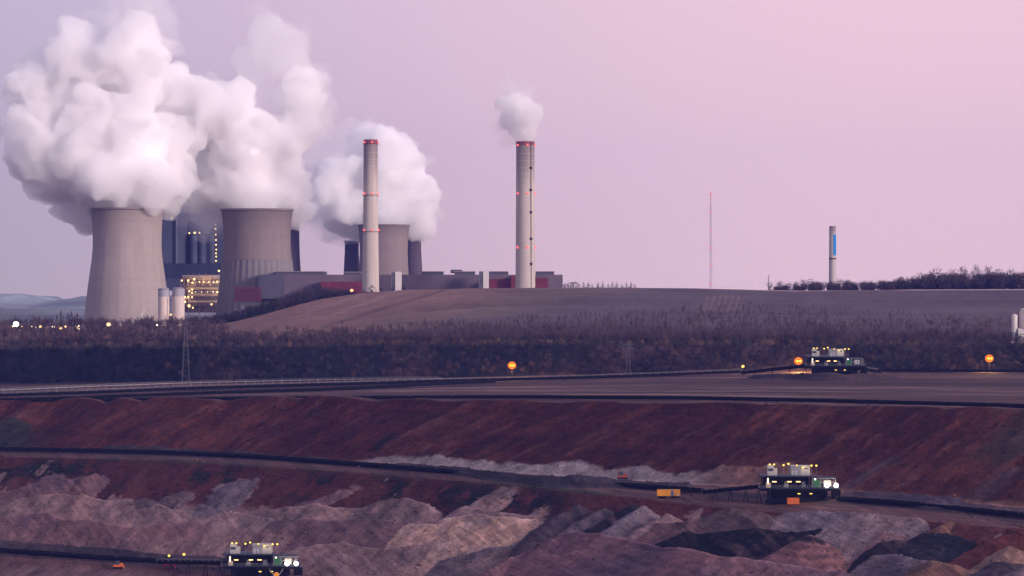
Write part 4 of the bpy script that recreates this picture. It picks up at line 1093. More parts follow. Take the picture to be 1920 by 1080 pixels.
# ------------------------------------------------------------------ vegetation
def tree_tpl(seed, kind):
    """unit tree: (trunk verts, faces), (crown verts, faces); height 1, crown radius about 0.3"""
    g = np.random.default_rng(seed)
    tr_ = MB(); cr = MB()
    if kind == "bare":
        tr_.bar((0, 0, -0.05), (g.normal() * .02, 0, 0.45), 0.022, 4, 0.012)
        tips = []
        for k in range(9):
            a = g.uniform(0, 6.28); z0 = g.uniform(0.16, 0.45); l = g.uniform(0.22, 0.5); e = g.uniform(0.55, 1.25)
            p1 = np.array((math.cos(a) * math.cos(e) * l, math.sin(a) * math.cos(e) * l, z0 + math.sin(e) * l))
            tr_.bar((0, 0, z0), p1, 0.010, 3, 0.004); tips.append((np.array((0, 0, z0)), p1))
        for k in range(150):
            a0, a1 = tips[g.integers(len(tips))]
            c = a0 + (a1 - a0) * g.uniform(0.25, 1.1) + g.normal(size=3) * np.array((.055, .055, .05))
            d = g.normal(size=3); d[2] = abs(d[2]) + 0.5; d /= np.linalg.norm(d)
            u = np.cross(d, g.normal(size=3)); u /= np.linalg.norm(u) + 1e-9
            L_ = g.uniform(0.04, 0.11); w_ = g.uniform(0.006, 0.014)
            cr.add([c - d * L_ - u * w_, c - d * L_ * .2 + u * w_ * 1.2, c + d * L_], [(0, 1, 2)])
    elif kind == "full":
        tr_.bar((0, 0, -0.05), (0, 0, 0.5), 0.024, 5, 0.014)
        for k in range(12):
            a = g.uniform(0, 6.28); e = g.uniform(0.7, 1.35); l = g.uniform(0.3, 0.55); z0 = g.uniform(.25, .48)
            tr_.bar((0, 0, z0), (math.cos(a) * math.cos(e) * l, math.sin(a) * math.cos(e) * l, z0 + math.sin(e) * l), 0.011, 3, 0.004)
        for k in range(260):
            d0 = g.normal(size=3); d0 /= np.linalg.norm(d0)
            c = d0 * np.array((.25, .25, .36)) * g.uniform(.15, 1) ** .45 + np.array((0, 0, .64))
            d = d0 * .6 + g.normal(size=3) * .5; d[2] += .5; d /= np.linalg.norm(d); u = np.cross(d, g.normal(size=3)); u /= np.linalg.norm(u) + 1e-9
            L_ = g.uniform(.03, .085); w_ = g.uniform(.005, .012)
            cr.add([c - d * L_ - u * w_, c + u * w_ * 1.2, c + d * L_], [(0, 1, 2)])
    elif kind == "bush":
        for k in range(5):
            a = g.uniform(0, 6.28); tr_.bar((0, 0, -0.05), (math.cos(a) * .2, math.sin(a) * .2, g.uniform(.4, .7)), 0.018, 3, 0.006)
        for k in range(70):
            d0 = g.normal(size=3); d0 /= np.linalg.norm(d0); c = d0 * np.array((.42, .42, .42)) * g.uniform(.35, 1) ** .5 + np.array((0, 0, .5))
            d = g.normal(size=3); d[2] += .8; d /= np.linalg.norm(d); u = np.cross(d, g.normal(size=3)); u /= np.linalg.norm(u) + 1e-9
            L_ = g.uniform(.07, .17); w_ = g.uniform(.015, .04)
            cr.add([c - d * L_ - u * w_, c + u * w_ * 1.3, c + d * L_], [(0, 1, 2)])
    elif kind == "conifer":
        tr_.bar((0, 0, -0.05), (0, 0, 0.95), 0.02, 4, 0.004)
        for k in range(90):
            z = g.uniform(0.08, 0.98); r = 0.26 * (1 - z) ** 0.9 * g.uniform(.5, 1.1); a = g.uniform(0, 6.28)
            c = np.array((math.cos(a) * r, math.sin(a) * r, z)); dd = np.array((math.cos(a), math.sin(a), -0.5)); dd /= np.linalg.norm(dd)
            u = np.cross(dd, (0, 0, 1)); L_ = g.uniform(.05, .10) * (1.2 - z); w_ = g.uniform(.02, .05) * (1.3 - z)
            cr.add([c - dd * L_ - u * w_, c - dd * L_ + u * w_, c + dd * L_ * 1.3], [(0, 1, 2)])
    else:  # poplar
        tr_.bar((0, 0, -0.05), (0, 0, 0.95), 0.016, 4, 0.004)
        for k in range(110):
            z = g.uniform(0.12, 1.0); r = 0.075 * math.sin(min(1, (1.02 - z) * 2.2) * 1.57) * g.uniform(.2, 1.1); a = g.uniform(0, 6.28)
            c = np.array((math.cos(a) * r, math.sin(a) * r, z)); u = g.normal(size=3); u[2] = 0; u /= np.linalg.norm(u) + 1e-9
            L_ = g.uniform(.04, .09); w_ = g.uniform(.006, .014)
            cr.add([c - u * w_, c + u * w_, c + np.array((math.cos(a) * .02, math.sin(a) * .02, L_ * 1.5))], [(0, 1, 2)])
    def tri(m_):
        f_ = []
        for q in m_.f:
            for k in range(1, len(q) - 1): f_.append((q[0], q[k], q[k + 1]))
        return np.array(m_.v, float).reshape(-1, 3), np.array(f_, int)
    return tri(tr_), tri(cr)
TPL = {k: [tree_tpl(300 + 10 * i + q, k) for q in range(6)] for i, k in enumerate(("bare", "bush", "conifer", "poplar", "full"))}
def leaf_mat(name):
    m_ = attr_mat(name, detail=0.8, bump=0.0, contrast=0.3, streaky=False)
    return m_
veg = leaf_mat("vegetation")
BARE = cc((0.068, 0.047, 0.052)); TWIG = cc((0.095, 0.062, 0.060)); PINE = cc((0.014, 0.020, 0.020)); TAN = cc((0.15, 0.095, 0.066)); OLIVE = cc((0.055, 0.055, 0.034)); DKB = cc((0.007, 0.007, 0.009))

def wood(name, label, pts, cat="wood"):
    """pts: list of (x, y, z, height, spread, kind, colour) -> one mass of trees"""
    vs = []; fs = []; cs = []; o = 0
    g = np.random.default_rng(len(pts))
    for (x, y, z, h, sp, kind, c) in pts:
        a = g.uniform(0, 6.28); ca, sa = math.cos(a), math.sin(a)
        for k, (tv, tf) in enumerate(TPL[kind][g.integers(6)]):
            p = tv * np.array((h * sp, h * sp, h))
            q = np.stack([p[:, 0] * ca - p[:, 1] * sa + x, p[:, 0] * sa + p[:, 1] * ca + y, p[:, 2] + z], -1)
            vs.append(q); fs.append(tf + o); o += len(q)
            cs.append(np.broadcast_to(c * (0.6 if k == 0 else 1.0), q.shape))
    ob = np_mesh(name, np.concatenate(vs), np.concatenate(fs), veg, smooth=False, col=np.concatenate(cs))
    return tag(ob, label, cat, kind="stuff")

def scatter(n, fn):
    out_ = []
    while len(out_) < n:
        r = fn()
        if r: out_.append(r)
    return out_
g = np.random.default_rng(55)
def put(pxs, Ys, hs, sps, kinds, cs):
    zs = ground_arr(np.array(pxs), np.array(Ys))
    return [((px - 960) / F * Y, Y, z - 0.3, h, sp, k, c) for px, Y, z, h, sp, k, c in zip(pxs, Ys, zs, hs, sps, kinds, cs)]
def pick(g_, opts):
    r = g_.uniform(); a = 0
    for (p, k, c) in opts:
        a += p
        if r < a: return k, c * g_.uniform(0.7, 1.3)
    return opts[-1][1], opts[-1][2]

# 1 woodland on the plain between the bank and the hill
P_, Y_, H_, S_, K_, C_ = [], [], [], [], [], []
for _ in range(5200):
    px = g.uniform(-140, 2060)
    yb = np.interp(px, BANKT[:, 0], BANKT[:, 2])
    far = np.interp(px, [-140, 300, 430, 560, 760, 1000, 1300, 1700, 2060], [2560, 2560, 2330, 2300, 2270, 2290, 2340, 2300, 2260])
    t = g.uniform() ** 1.3
    Y = yb + 8 + (far - yb - 8) * t
    dens = 0.5 + 0.5 * float(vnoise(np.array([px * 0.012]), np.array([Y * 0.012]), seed=71)[0])
    if g.uniform() > 0.35 + dens: continue
    if px > 1640 and g.uniform() < 0.35: continue
    k, c = pick(g, [(0.50, "bare", BARE), (0.2, "bare", TWIG), (0.16, "conifer", PINE * 1.3), (0.08, "bush", TAN * .6), (0.06, "bush", OLIVE)])
    h = g.uniform(6, 12) if k == "bare" else g.uniform(5, 10) if k == "conifer" else g.uniform(3, 5.5)
    if px > 430:
        h *= 1.0 - 0.6 * t
        if t > 0.3 and k == 'conifer' and g.uniform() < .7: k = 'bush'
        if t > 0.3: c = TWIG * g.uniform(.75, 1.2)
        if t > 0.30 and g.uniform() < 0.25 + (t - 0.30) * 1.6: continue
    c = c * (0.75 + 0.55 * float(vnoise(np.array([px * 0.02]), np.array([Y * 0.02]), seed=72)[0] * .5 + .5)) + cc((0.012, 0.006, 0.006)) * t
    P_.append(px); Y_.append(Y); H_.append(h); S_.append(g.uniform(0.85, 1.3)); K_.append(k); C_.append(c)
for _ in range(2100):     # young bare plantation thinning out up the slope
    px = g.uniform(620, 2060); t = g.uniform() ** 1.6
    yb = np.interp(px, HILLF[:, 0], HILLF[:, 2]); Y = yb - 30 + t * np.interp(px, [620, 900, 1250, 1400, 1700, 2060], [90, 150, 260, 300, 240, 150])
    P_.append(px); Y_.append(Y); H_.append(g.uniform(2.5, 6.5) * (1 - .35 * t) * (1 if px < 1550 else .75)); S_.append(g.uniform(2.2, 3.6)); K_.append("poplar"); C_.append(cc((0.098, 0.064, 0.068)) * g.uniform(.75, 1.25))
for _ in range(520):      # lighter scrub along the lip of the bank
    px = g.uniform(-140, 2060); yb = np.interp(px, BANKT[:, 0], BANKT[:, 2])
    k, c = pick(g, [(0.55, "bush", TAN), (0.25, "bush", OLIVE), (0.2, "bare", TWIG)])
    P_.append(px); Y_.append(yb + g.uniform(-2, 14)); H_.append(g.uniform(2.5, 5.5)); S_.append(g.uniform(.8, 1.2)); K_.append(k); C_.append(c)
wood("woodland", "bare brown woodland with dark conifers on the plain below the hill", put(P_, Y_, H_, S_, K_, C_))
# 2 brush on the bank above the upper bench
P_, Y_, H_, S_, K_, C_ = [], [], [], [], [], []
for _ in range(4200):
    px = g.uniform(-140, 2060)
    t = g.uniform(0.02, 0.97)
    Y = np.interp(px, BANKT[:, 0], BANKT[:, 2]) * (1 - t) + np.interp(px, BANKF[:, 0], BANKF[:, 2]) * t
    left = px < 420 + g.normal() * 90
    n_ = float(fbm(np.array([px * 0.02]), np.array([t * 0.7]), octaves=3, seed=91)[0])
    if not left and n_ > 0.28 and g.uniform() < 0.75: continue
    if left: k, c = pick(g, [(0.75, "bush", DKB), (0.25, "bare", DKB)])
    else: k, c = pick(g, [(0.5, "bush", DKB * 2.8), (0.3, "bare", BARE * .75), (0.2, "bush", TWIG * 0.8)])
    P_.append(px); Y_.append(Y); H_.append(g.uniform(2.5, 6)); S_.append(g.uniform(.8, 1.3)); K_.append(k); C_.append(c)
wood("bank_brush", "dark brush covering the steep bank above the upper conveyors", put(P_, Y_, H_, S_, K_, C_), "brush")
# 3 trees on the knoll below the hall
P_, Y_, H_, S_, K_, C_ = [], [], [], [], [], []
for _ in range(760):
    px = g.uniform(350, 668) if g.uniform() < .85 else g.uniform(350, 480)
    yc = np.interp(px, HILLC[:, 0], HILLC[:, 2])
    Y = yc + g.uniform(4, 130)
    k, c = pick(g, [(0.72, "bare", BARE * 0.8), (0.2, "conifer", PINE * 1.3), (0.08, "bush", OLIVE * .7)])
    hh = np.interp(px, [350, 430, 500, 560, 600, 640, 668], [8, 11, 14, 16, 16, 10, 4])
    P_.append(px); Y_.append(Y); H_.append(hh * g.uniform(.6, 1.02)); S_.append(g.uniform(.9, 1.2)); K_.append(k); C_.append(c)
wood("knoll_wood", "dark wood on the knoll in front of the turbine hall's left end", put(P_, Y_, H_, S_, K_, C_))
# 4 wood along the plateau on the right
P_, Y_, H_, S_, K_, C_ = [], [], [], [], [], []
for _ in range(1300):
    px = g.uniform(1440, 2060)
    yc = np.interp(px, HILLC[:, 0], HILLC[:, 2])
    hh = np.interp(px, [1440, 1460, 1520, 1660, 1700, 1760, 1800, 2060], [4, 8.5, 10.5, 11.5, 14, 17, 18, 18])
    if px < 1650 and math.sin(px * 0.19) < -0.55 and g.uniform() < .8: continue
    k, c = pick(g, [(0.45, "bare", BARE), (0.4, "full", BARE), (0.06, "conifer", PINE * 1.6), (0.09, "bush", TWIG)])
    P_.append(px); Y_.append(yc + g.uniform(45, 170)); H_.append(hh * g.uniform(.55, 1.0)); S_.append(g.uniform(.9, 1.25)); K_.append(k); C_.append(c)
wood("plateau_wood", "bare wood along the plateau edge below the distant chimney", put(P_, Y_, H_, S_, K_, C_))

def single_tree(name, px, Y, h, sp, kind, colr, label, cat, group=None, q=0, dz=-0.3):
    z = ground(px, Y)
    root = empty(name, ((px - 960) / F * Y, Y, z + dz), label, cat, group, rz=q * 1.3)
    (tv, tf), (cv, cf) = TPL[kind][q % 6]
    sc_ = np.array((h * sp, h * sp, h))
    for nm, v_, f_, k in (("trunk", tv, tf, .6), ("crown", cv, cf, 1.0)):
        np_mesh(nm, v_ * sc_, f_, veg, root, smooth=False, col=np.broadcast_to(colr * k, v_.shape))
    return root
# trees that stand clear on the skyline
for k, (px, top, lab) in enumerate(((1755, 500, "broad bare tree left of the three upright skyline trees"), (1785, 503, "slender bare tree between the broad tree and the upright ones on the skyline"),
                       (1805, 497, "leftmost of the three tall upright bare trees on the right skyline"), (1829, 495, "middle of the three tall upright bare trees on the right skyline"), (1852, 496, "rightmost of the three tall upright bare trees on the right skyline"),
                       (1872, 503, "bare tree just right of the three upright skyline trees"), (1897, 502, "last bare tree before the right edge on the skyline"), (1728, 508, "low bare tree left of the broad skyline tree"))):
    Y = 2560; zt = (HY - top) / F * Y; z = ground(px, Y)
    single_tree("bare_tree", px, Y, zt - z + .3, 0.85 if 1800 < px < 1860 else 1.2, "full", BARE, lab, "tree", "skyline trees on the right", k)
for k, px in enumerate((1443, 1462, 1480, 1492, 1506, 1520, 1533, 1546, 1574, 1588, 1604, 1622)):
    Y = 2560; z = ground(px, Y); top = 527.5 - 3 * math.sin(k * 1.7) - (3 if k > 2 else -1); zt = (HY - top) / F * Y
    single_tree("bare_tree", px, Y, zt - z + .3, 1.4, "full", BARE * 0.9, ORD[k] + " small bare tree from the left in the row by the distant chimney", "tree", "row of small trees by the distant chimney", k)
for k, px in enumerate((1060, 1068, 1077, 1086, 1094, 1103, 1110, 1121, 1130, 1140, 1148, 1156, 1166, 1174, 1183, 1190)):
    top = 531.0 - 4.5 * abs(math.sin(k * 2.1)); Y = 2585; z = ground(px, Y); zt = (HY - top) / F * Y
    single_tree("conifer", px, Y, max(3.0, zt - z + .3), 2.1, "conifer" if k > 2 else "bush", PINE * 1.6 if k > 2 else BARE, ORD[k] + " small conifer from the left in the crest row right of the hall", "conifer", "conifers on the hill crest", k)
for k, (px, top, w_, lab) in enumerate(((698, 533, 1.2, "round dark bush at the right foot of the left chimney"), (681, 541, 1.0, "low bush at the left foot of the left chimney"), (714, 539, 1.1, "small bush right of the left chimney's base"),
                       (736, 536, 1.1, "bush at the foot of the small white stair tower"), (756, 535, 1.2, "wide bush right of the small white stair tower"), (1002, 538, .9, "tiny bush at the steaming chimney's foot"))):
    Y = 2560 if px < 900 else 2570; z = ground(px, Y); zt = (HY - top) / F * Y
    single_tree("bush", px, Y, max(1.8, zt - z + .3), w_, "bush", DKB * 1.6, lab, "bush", "bushes along the hill crest", k)
for k, (px, top) in enumerate(((107, 592), (114, 584), (119, 594), (128, 587), (134, 585), (145, 588), (150, 596))):
    Y = 2330; z = ground(px, Y); zt = (HY - top) / F * Y
    single_tree("poplar", px, Y, zt - z + .3, 1.3, "poplar", BARE * .8, ORD[k] + " bare poplar from the left beside the largest cooling tower's foot", "poplar", "poplars by the cooling tower", k)

# ------------------------------------------------------------------ conveyors
rubber = mat("belt_rubber", (0.004, 0.004, 0.005), rough=0.95, var=0.2, scale=0.5)
frame_d = mat("conveyor_steel", (0.005, 0.005, 0.007), rough=0.9, var=0.3, scale=0.6)
frame_l = mat("galvanised_steel", (0.26, 0.24, 0.26), rough=0.6, var=0.2, scale=0.6)
def resample(W, step):
    W = np.array(W); d = np.r_[0, np.cumsum(np.linalg.norm(np.diff(W, axis=0), axis=1))]
    q = np.arange(0, d[-1], step)
    return np.stack([np.interp(q, d, W[:, k]) for k in range(3)], -1)
def ground_path(knots, lift=0.0, step=3.0, near=1200.0, far=2900.0):
    kn = np.array(knots, float)
    q = np.arange(kn[0, 0], kn[-1, 0] + 1, 14.0); py = np.interp(q, kn[:, 0], kn[:, 1])
    pyk = np.convolve(np.pad(py, 3, mode='reflect', reflect_type='odd'), np.ones(7) / 7, 'valid')
    W = np.array([hit(a, b, 0.8, near, far) for a, b in zip(q, pyk)])
    Ys = np.convolve(np.pad(W[:, 1], 5, mode='reflect', reflect_type='odd'), np.ones(11) / 11, 'valid')
    W = np.array([at(a, b, y) for a, b, y in zip(q, pyk, Ys)])
    P = resample(W, step)
    for k in range(len(P)):
        px = 960 + P[k, 0] / P[k, 1] * F
    return P + np.array((0, 0, lift))
def sweep(P, prof_, close=True):
    """sweep a cross-section (across, up) along a path"""
    T = np.gradient(P, axis=0); T[:, 2] = 0; T /= np.linalg.norm(T, axis=1)[:, None]
    S = np.stack([T[:, 1], -T[:, 0], np.zeros(len(T))], -1)
    pr = np.array(prof_); n = len(pr)
    v_ = (P[:, None, :] + S[:, None, :] * pr[None, :, 0, None] + np.array((0, 0, 1.0))[None, None, :] * pr[None, :, 1, None]).reshape(-1, 3)
    f_ = []
    ix = np.arange(len(P) * n).reshape(len(P), n)
    for k in range(n if close else n - 1):
        k2 = (k + 1) % n
        f_.append(np.stack([ix[:-1, k], ix[:-1, k2], ix[1:, k2], ix[1:, k]], -1))
    return v_, np.concatenate(f_), T, S
def conveyor(P, label, w_=1.5, h=1.35, pale=False, name="belt_conveyor", legs=4, group="belt conveyors in the mine", rail=False, bridge=False):
    g_ = empty(name, P[0], label, "conveyor", group)
    loc = -g_.location
    fm = frame_l if pale else frame_d
    def add(nm, pr, m_, close=True):
        v_, f_, _, _ = sweep(P, pr, close); o_ = np_mesh(nm, v_, f_, m_, g_, smooth=False); o_.location = loc
        return o_
    add("belt", [(-w_ * .8, h + .25), (-w_ * .45, h), (w_ * .45, h), (w_ * .8, h + .25), (w_ * .45, h - .08), (-w_ * .45, h - .08)], rubber)
    add("return_belt", [(-w_ * .8, h - .8), (w_ * .8, h - .8), (w_ * .8, h - .88), (-w_ * .8, h - .88)], rubber)
    sh = (0.45 if pale else 1.6) if not bridge else 1.6
    for sgn in (-1, 1):
        add("stringer", [(sgn * w_, h - sh), (sgn * w_ + .16, h - sh), (sgn * w_ + .16, h + .1), (sgn * w_, h + .1)], fm)
    _, _, T, S = sweep(P, [(0, 0), (0, 1)], False)
    m1 = MB(); m2 = MB()
    for k in range(0, len(P), legs):
        p, s_ = P[k], S[k]
        for sg in (-1, 1):
            a = p + s_ * sg * (w_ + .08)
            if not bridge: m1.bar(a + np.array((0, 0, -1.2)), a + np.array((0, 0, h - .6)), 0.16)
        m1.bar(p - s_ * w_ + np.array((0, 0, h - .5)), p + s_ * w_ + np.array((0, 0, h - .5)), 0.12)
        for sg in (-1, 1):
            a = p + s_ * sg * (w_ + .2)
            m2.bar(a + np.array((0, 0, h - .1)), a + np.array((0, 0, h + .45)), 0.07, 4)
    if not bridge:
        m1.box(P[0][0] - .1, P[0][0] + .1, P[0][1] - .1, P[0][1] + .1, P[0][2] - .5, P[0][2])
    o_ = m1.build("leg_frames", fm, g_); o_.location = loc; o_["kind"] = "stuff"
    o_ = m2.build("idler_brackets", frame_l, g_); o_.location = loc; o_["kind"] = "stuff"
    if rail or bridge:
        m3 = MB()
        for k in range(0, len(P) - 2, 2):
            for hh in (1.1, 0.6):
                a = P[k] - S[k] * -(w_ + 1.0); b = P[k + 2] - S[k + 2] * -(w_ + 1.0)
                m3.bar(a + np.array((0, 0, h + hh)), b + np.array((0, 0, h + hh)), 0.06)
            m3.bar(a + np.array((0, 0, h - .2)), a + np.array((0, 0, h + 1.1)), 0.07)
        o_ = m3.build("walkway_rail", frame_l, g_); o_.location = loc; o_["kind"] = "stuff"
    return g_
conveyor(ground_path([(-120, 747), (0, 743), (160, 738), (320, 731), (480, 726), (640, 722), (800, 717), (960, 713), (1120, 709), (1280, 703), (1400, 698)], near=1300), "upper bench conveyor climbing right towards the topmost drive station", rail=True)
conveyor(ground_path([(-120, 755), (0, 752), (160, 747), (320, 741), (480, 736), (640, 731), (760, 724), (860, 719), (940, 716)], near=1300), "second conveyor on the upper bench, merging with the climbing one at the middle")
conveyor(ground_path([(60, 755), (240, 751), (480, 748.5), (640, 748), (960, 746), (1280, 748), (1440, 751), (1600, 755), (1760, 759), (2060, 768)], near=1300), "long dark conveyor along the upper bench's front edge")
conveyor(ground_path([(-120, 739), (0, 735), (160, 728), (320, 722), (480, 718), (640, 714.5), (840, 712)], near=1300), "pale posted conveyor at the foot of the brushy bank on the left", pale=True, legs=2, rail=True)
conveyor(ground_path([(1645, 696), (1760, 697), (1920, 697.5), (2060, 698)], near=1300), "conveyor leaving the topmost drive station to the right edge")
conveyor(ground_path([(-120, 842), (0, 843), (160, 846), (320, 850), (480, 857), (640, 869), (800, 882), (960, 895), (1120, 907), (1240, 916), (1330, 923)]), "middle bench conveyor running from the left edge to the middle drive station", rail=False)
conveyor(ground_path([(1572, 937), (1680, 944), (1800, 956), (1920, 968), (2060, 984)]), "middle bench conveyor right of the middle drive station")
conveyor(ground_path([(-120, 1027), (0, 1033), (100, 1040), (200, 1048), (320, 1054)], near=1250), "lowest conveyor in the bottom left corner", rail=False)

# ------------------------------------------------------------------ belt drive stations
white_p = mat("white_house_paint", (0.36, 0.35, 0.32), rough=0.5, var=0.08, scale=0.5)
dim_half_p = mat("dim_half_paint", (0.20, 0.21, 0.23), rough=0.5, var=0.08, scale=0.5)  # darker copy of the house paint for the dim left half
blue_st = mat("deck_steel", (0.035, 0.045, 0.075), rough=0.6, var=0.2, scale=0.6)
green_p = mat("green_steel", (0.03, 0.11, 0.05), rough=0.6, var=0.2, scale=0.6)
orange_p = mat("orange_paint", (0.55, 0.14, 0.03), rough=0.5, var=0.12, scale=0.5)
yellow_p = mat("yellow_paint", (0.72, 0.30, 0.03), rough=0.5, var=0.10, scale=0.4)
rail_m = mat("rail_steel", (0.20, 0.20, 0.22), rough=0.5, var=0.1, scale=1)
def rail_box(m_, x0, x1, y0, y1, z, step=1.8):
    for zz in (z + .55, z + 1.1):
        for a, b in (((x0, y0), (x1, y0)), ((x1, y0), (x1, y1)), ((x1, y1), (x0, y1)), ((x0, y1), (x0, y0))):
            m_.bar((*a, zz), (*b, zz), 0.045)
    for x in np.arange(x0, x1 + .01, step):
        for y in (y0, y1): m_.bar((x, y, z), (x, y, z + 1.1), 0.05)
def station(px_left, py_ground, Y, label, scale=1.0, floods=True, drum=False, group="belt drive stations in the mine"):
    s_ = F / Y
    base = at(px_left, py_ground, Y)
    g_ = empty("drive_station", base, label, "mining machine", group, scale=scale)
    def B(nm, x0, x1, y0, y1, z0, z1, m_, par=None):
        return MB().box(x0, x1, y0, y1, z0, z1).build(nm, m_, par or g_)
    for y0 in (0.2, 6.6):
        m_ = MB(); m_.box(3, 30, y0, y0 + 2.4, -0.4, 1.5); m_.box(4, 29, y0 + .3, y0 + 2.1, 1.5, 2.1); m_.build("pontoon", frame_d, g_)
    for x in (4, 10.5, 17.5, 24.5, 30):
        m_ = MB()
        for y in (0.8, 8.2): m_.box(x - .35, x + .35, y - .35, y + .35, 2.1, 6.7)
        m_.bar((x, .8, 2.4), (x, 8.2, 6.6), .18); m_.bar((x, .8, 6.6), (x, 8.2, 2.4), .18); m_.build("leg_frame", frame_d, g_)
    m_ = MB()
    for x0, x1 in ((4, 10.5), (10.5, 17.5), (17.5, 24.5), (24.5, 30)):
        m_.bar((x0, .6, 2.3), (x1, .6, 6.6), .16); m_.bar((x1, .6, 2.3), (x0, .6, 6.6), .16)
    m_.build("bracing", frame_d, g_)
    B("girder", 0, 35, -.1, .5, 5.7, 6.9, frame_d); B("girder", 0, 35, 8.5, 9.1, 5.7, 6.9, frame_d)
    B("mid_deck", -.5, 35.3, -.6, 9.6, 6.92, 7.25, blue_st)
    m_ = MB(); rail_box(m_, -.4, 35.2, -.5, 9.5, 7.25); m_.build("mid_deck_rail", rail_m, g_)
    for x in (1.2, 5.4, 9.7, 14, 18.3, 22.4):
        MB().box(x - .2, x + .2, .1, .5, 7.25, 12.2).build("column", frame_d, g_); MB().box(x - .2, x + .2, 7.6, 8.0, 7.25, 12.2).build("column", frame_d, g_)
    for x in (8.0, 15.5):
        MB().bar((x, 1.0, 8.7), (x, 7.2, 8.7), 1.05, 18).build("drive_drum", frame_d, g_)
    for x in (3.4, 11.8, 19.4):
        m_ = MB(); m_.box(x - 1.1, x + 1.1, .9, 3.2, 7.25, 8.9); m_.bar((x - .9, 2, 9.3), (x + .9, 2, 9.3), .62, 12); m_.build("motor", mat("motor_grey", (0.10, 0.11, 0.13)), g_)
    MB().box(-1.5, 22.1, 1.9, 3.3, 9.9, 10.1).build("belt_run", rubber, g_)
    B("dark_backing", 1.6, 22.2, 3.4, 7.5, 7.3, 12.1, frame_d); B("dark_underfill", 5, 29.5, 3.2, 6.4, 1.2, 5.6, frame_d)  # dark blocks added so the open decks and legs read dark
    B("upper_deck", -.3, 23.2, -.8, 8.8, 12.2, 12.75, blue_st)
    m_ = MB(); rail_box(m_, -.2, 23.1, -.7, 8.7, 12.75); m_.build("upper_deck_rail", rail_m, g_)
    cb = B("control_cabin", 3.3, 6.0, 1.0, 5.0, 12.75, 17.0, white_p)
    MB().box(3.2, 6.1, .9, 5.1, 17.0, 17.25).build("roof", white_p, cb)
    MB().box(3.5, 5.8, .93, 1.0, 14.6, 15.9).build("window", mat("cabin_glass", (0.05, 0.06, 0.08), rough=0.15), cb)
    MB().box(6.05, 7.7, 1.2, 4.6, 12.75, 15.9).build("side_box", white_p, cb)
    eh = B("switch_house", 13.6, 18.2, 0.6, 6.6, 12.75, 16.9, dim_half_p)
    MB().box(18.25, 22.4, .6, 6.6, 12.75, 16.9).build("painted_lit_half", white_p, eh)  # lit and dim halves: lamplight put into the wall colours
    MB().box(13.4, 22.6, .4, 6.8, 16.9, 17.15).build("roof", white_p, eh)
    for x in (14.7, 16.2, 19.4, 20.9):
        MB().box(x - .45, x + .45, .54, .6, 12.8, 14.9).build("door", mat("door_grey", (0.36, 0.37, 0.38)), eh)
    MB().box(20, 21.2, .53, .6, 15.6, 16.1).build("vent", steel_d, eh)
    # loading end: hopper cage with roof
    for y in (.4, 8.2):
        m_ = MB()
        for x in (23.6, 27, 30.4, 33.8): m_.box(x - .15, x + .15, y - .15, y + .15, 7.25, 11.5)
        for z in (9.4, 11.4): m_.box(23.6, 33.8, y - .12, y + .12, z - .12, z + .12)
        m_.build("hopper_cage", rail_m, g_)
    B("hopper", 25, 32.5, 1.4, 7.2, 7.5, 9.3, frame_d); B("hopper_roof", 23.4, 34, .2, 8.4, 11.52, 11.8, blue_st)
    B("green_panel", 23.8, 27, .2, .38, 7.3, 10.6, green_p)
    B("lit_panel", 28.6, 31.8, .3, .5, 8.0, 10.6, mat("panel_grey", (0.35, 0.34, 0.33)))
    B("chute", 32.5, 36.5, 2.5, 6, 2.5, 6.0, frame_d)
    st_ = MB()
    for k in range(14): st_.box(-1.2 + .02 * k, -.4, -.6 + k * .45, -.25 + k * .45, 7.3 + k * .36, 7.38 + k * .36)
    st_.build("stairs", rail_m, g_)
    MB().box(3.0, 3.6, -.5, -.2, 9.2, 11.6).build("lit_sign_panel", L_SOFT, g_)
    MB().box(2.5, 4.6, -.05, .05, 7.3, 9.3).build("lit_door", mat("door_warm", (0.5, 0.42, 0.3)), g_)
    def lamp(x, y, z, r, m_, post=None):
        if post is not None: MB().bar((x, y + .3, post), (x, y + .3, z), 0.06).build("lamp_pole", rail_m, g_)
        MB().ball((x, y, z), r, 10, 6, sq=.8).build("lamp", m_, g_)
    for x, z in ((4.2, 17.7), (6.2, 17.7)): lamp(x, .7, z, .45, L_YEL)
    for x, z in ((10.4, 17.4), (12.6, 18.0)): lamp(x, .2, z, .5, L_YEL, 12.7)
    lamp(16.4, .2, 17.3, .4, L_YEL); lamp(19.0, .2, 16.4, .42, L_YEL)
    for x in (23.0, 25.2): lamp(x, .2, 17.2, .5, L_YEL, 12.7)
    for x in (6.2, 13.0, 17.0): MB().box(x - .95, x + .95, -.5, -.1, 9.75, 10.15).build("tube_lamp", L_WARM, g_)
    for x in (17.3, 22.7): MB().box(x - .6, x + .6, -.9, -.5, 4.4, 4.75).build("work_lamp", L_YEL, g_)
    lamp(24.6, -.2, 11.0, .4, lamp_mat("lamp_green_white", (0.8, 1.0, 0.75), 4))
    if floods:
        for x in (29.8, 34.0):
            MB().ball((x, -1.1, 8.3), .95, 14, 8).build("floodlight", L_WHITE, g_)
            MB().bar((x, -.6, 7.3), (x, -.8, 8.4), .1).build("floodlight_arm", rail_m, g_)
    if drum:
        MB().bar((24.8, -1.0, 3.0), (24.8, .6, 3.0), 1.25, 20).build("yellow_drum", yellow_p, g_)
        for sx_ in (-1, 1): MB().bar((24.8 + sx_ * 3.2, -.9, 5.9), (24.8 + sx_ * .8, -.9, 2.2), .2).build("drum_strut", rail_m, g_)
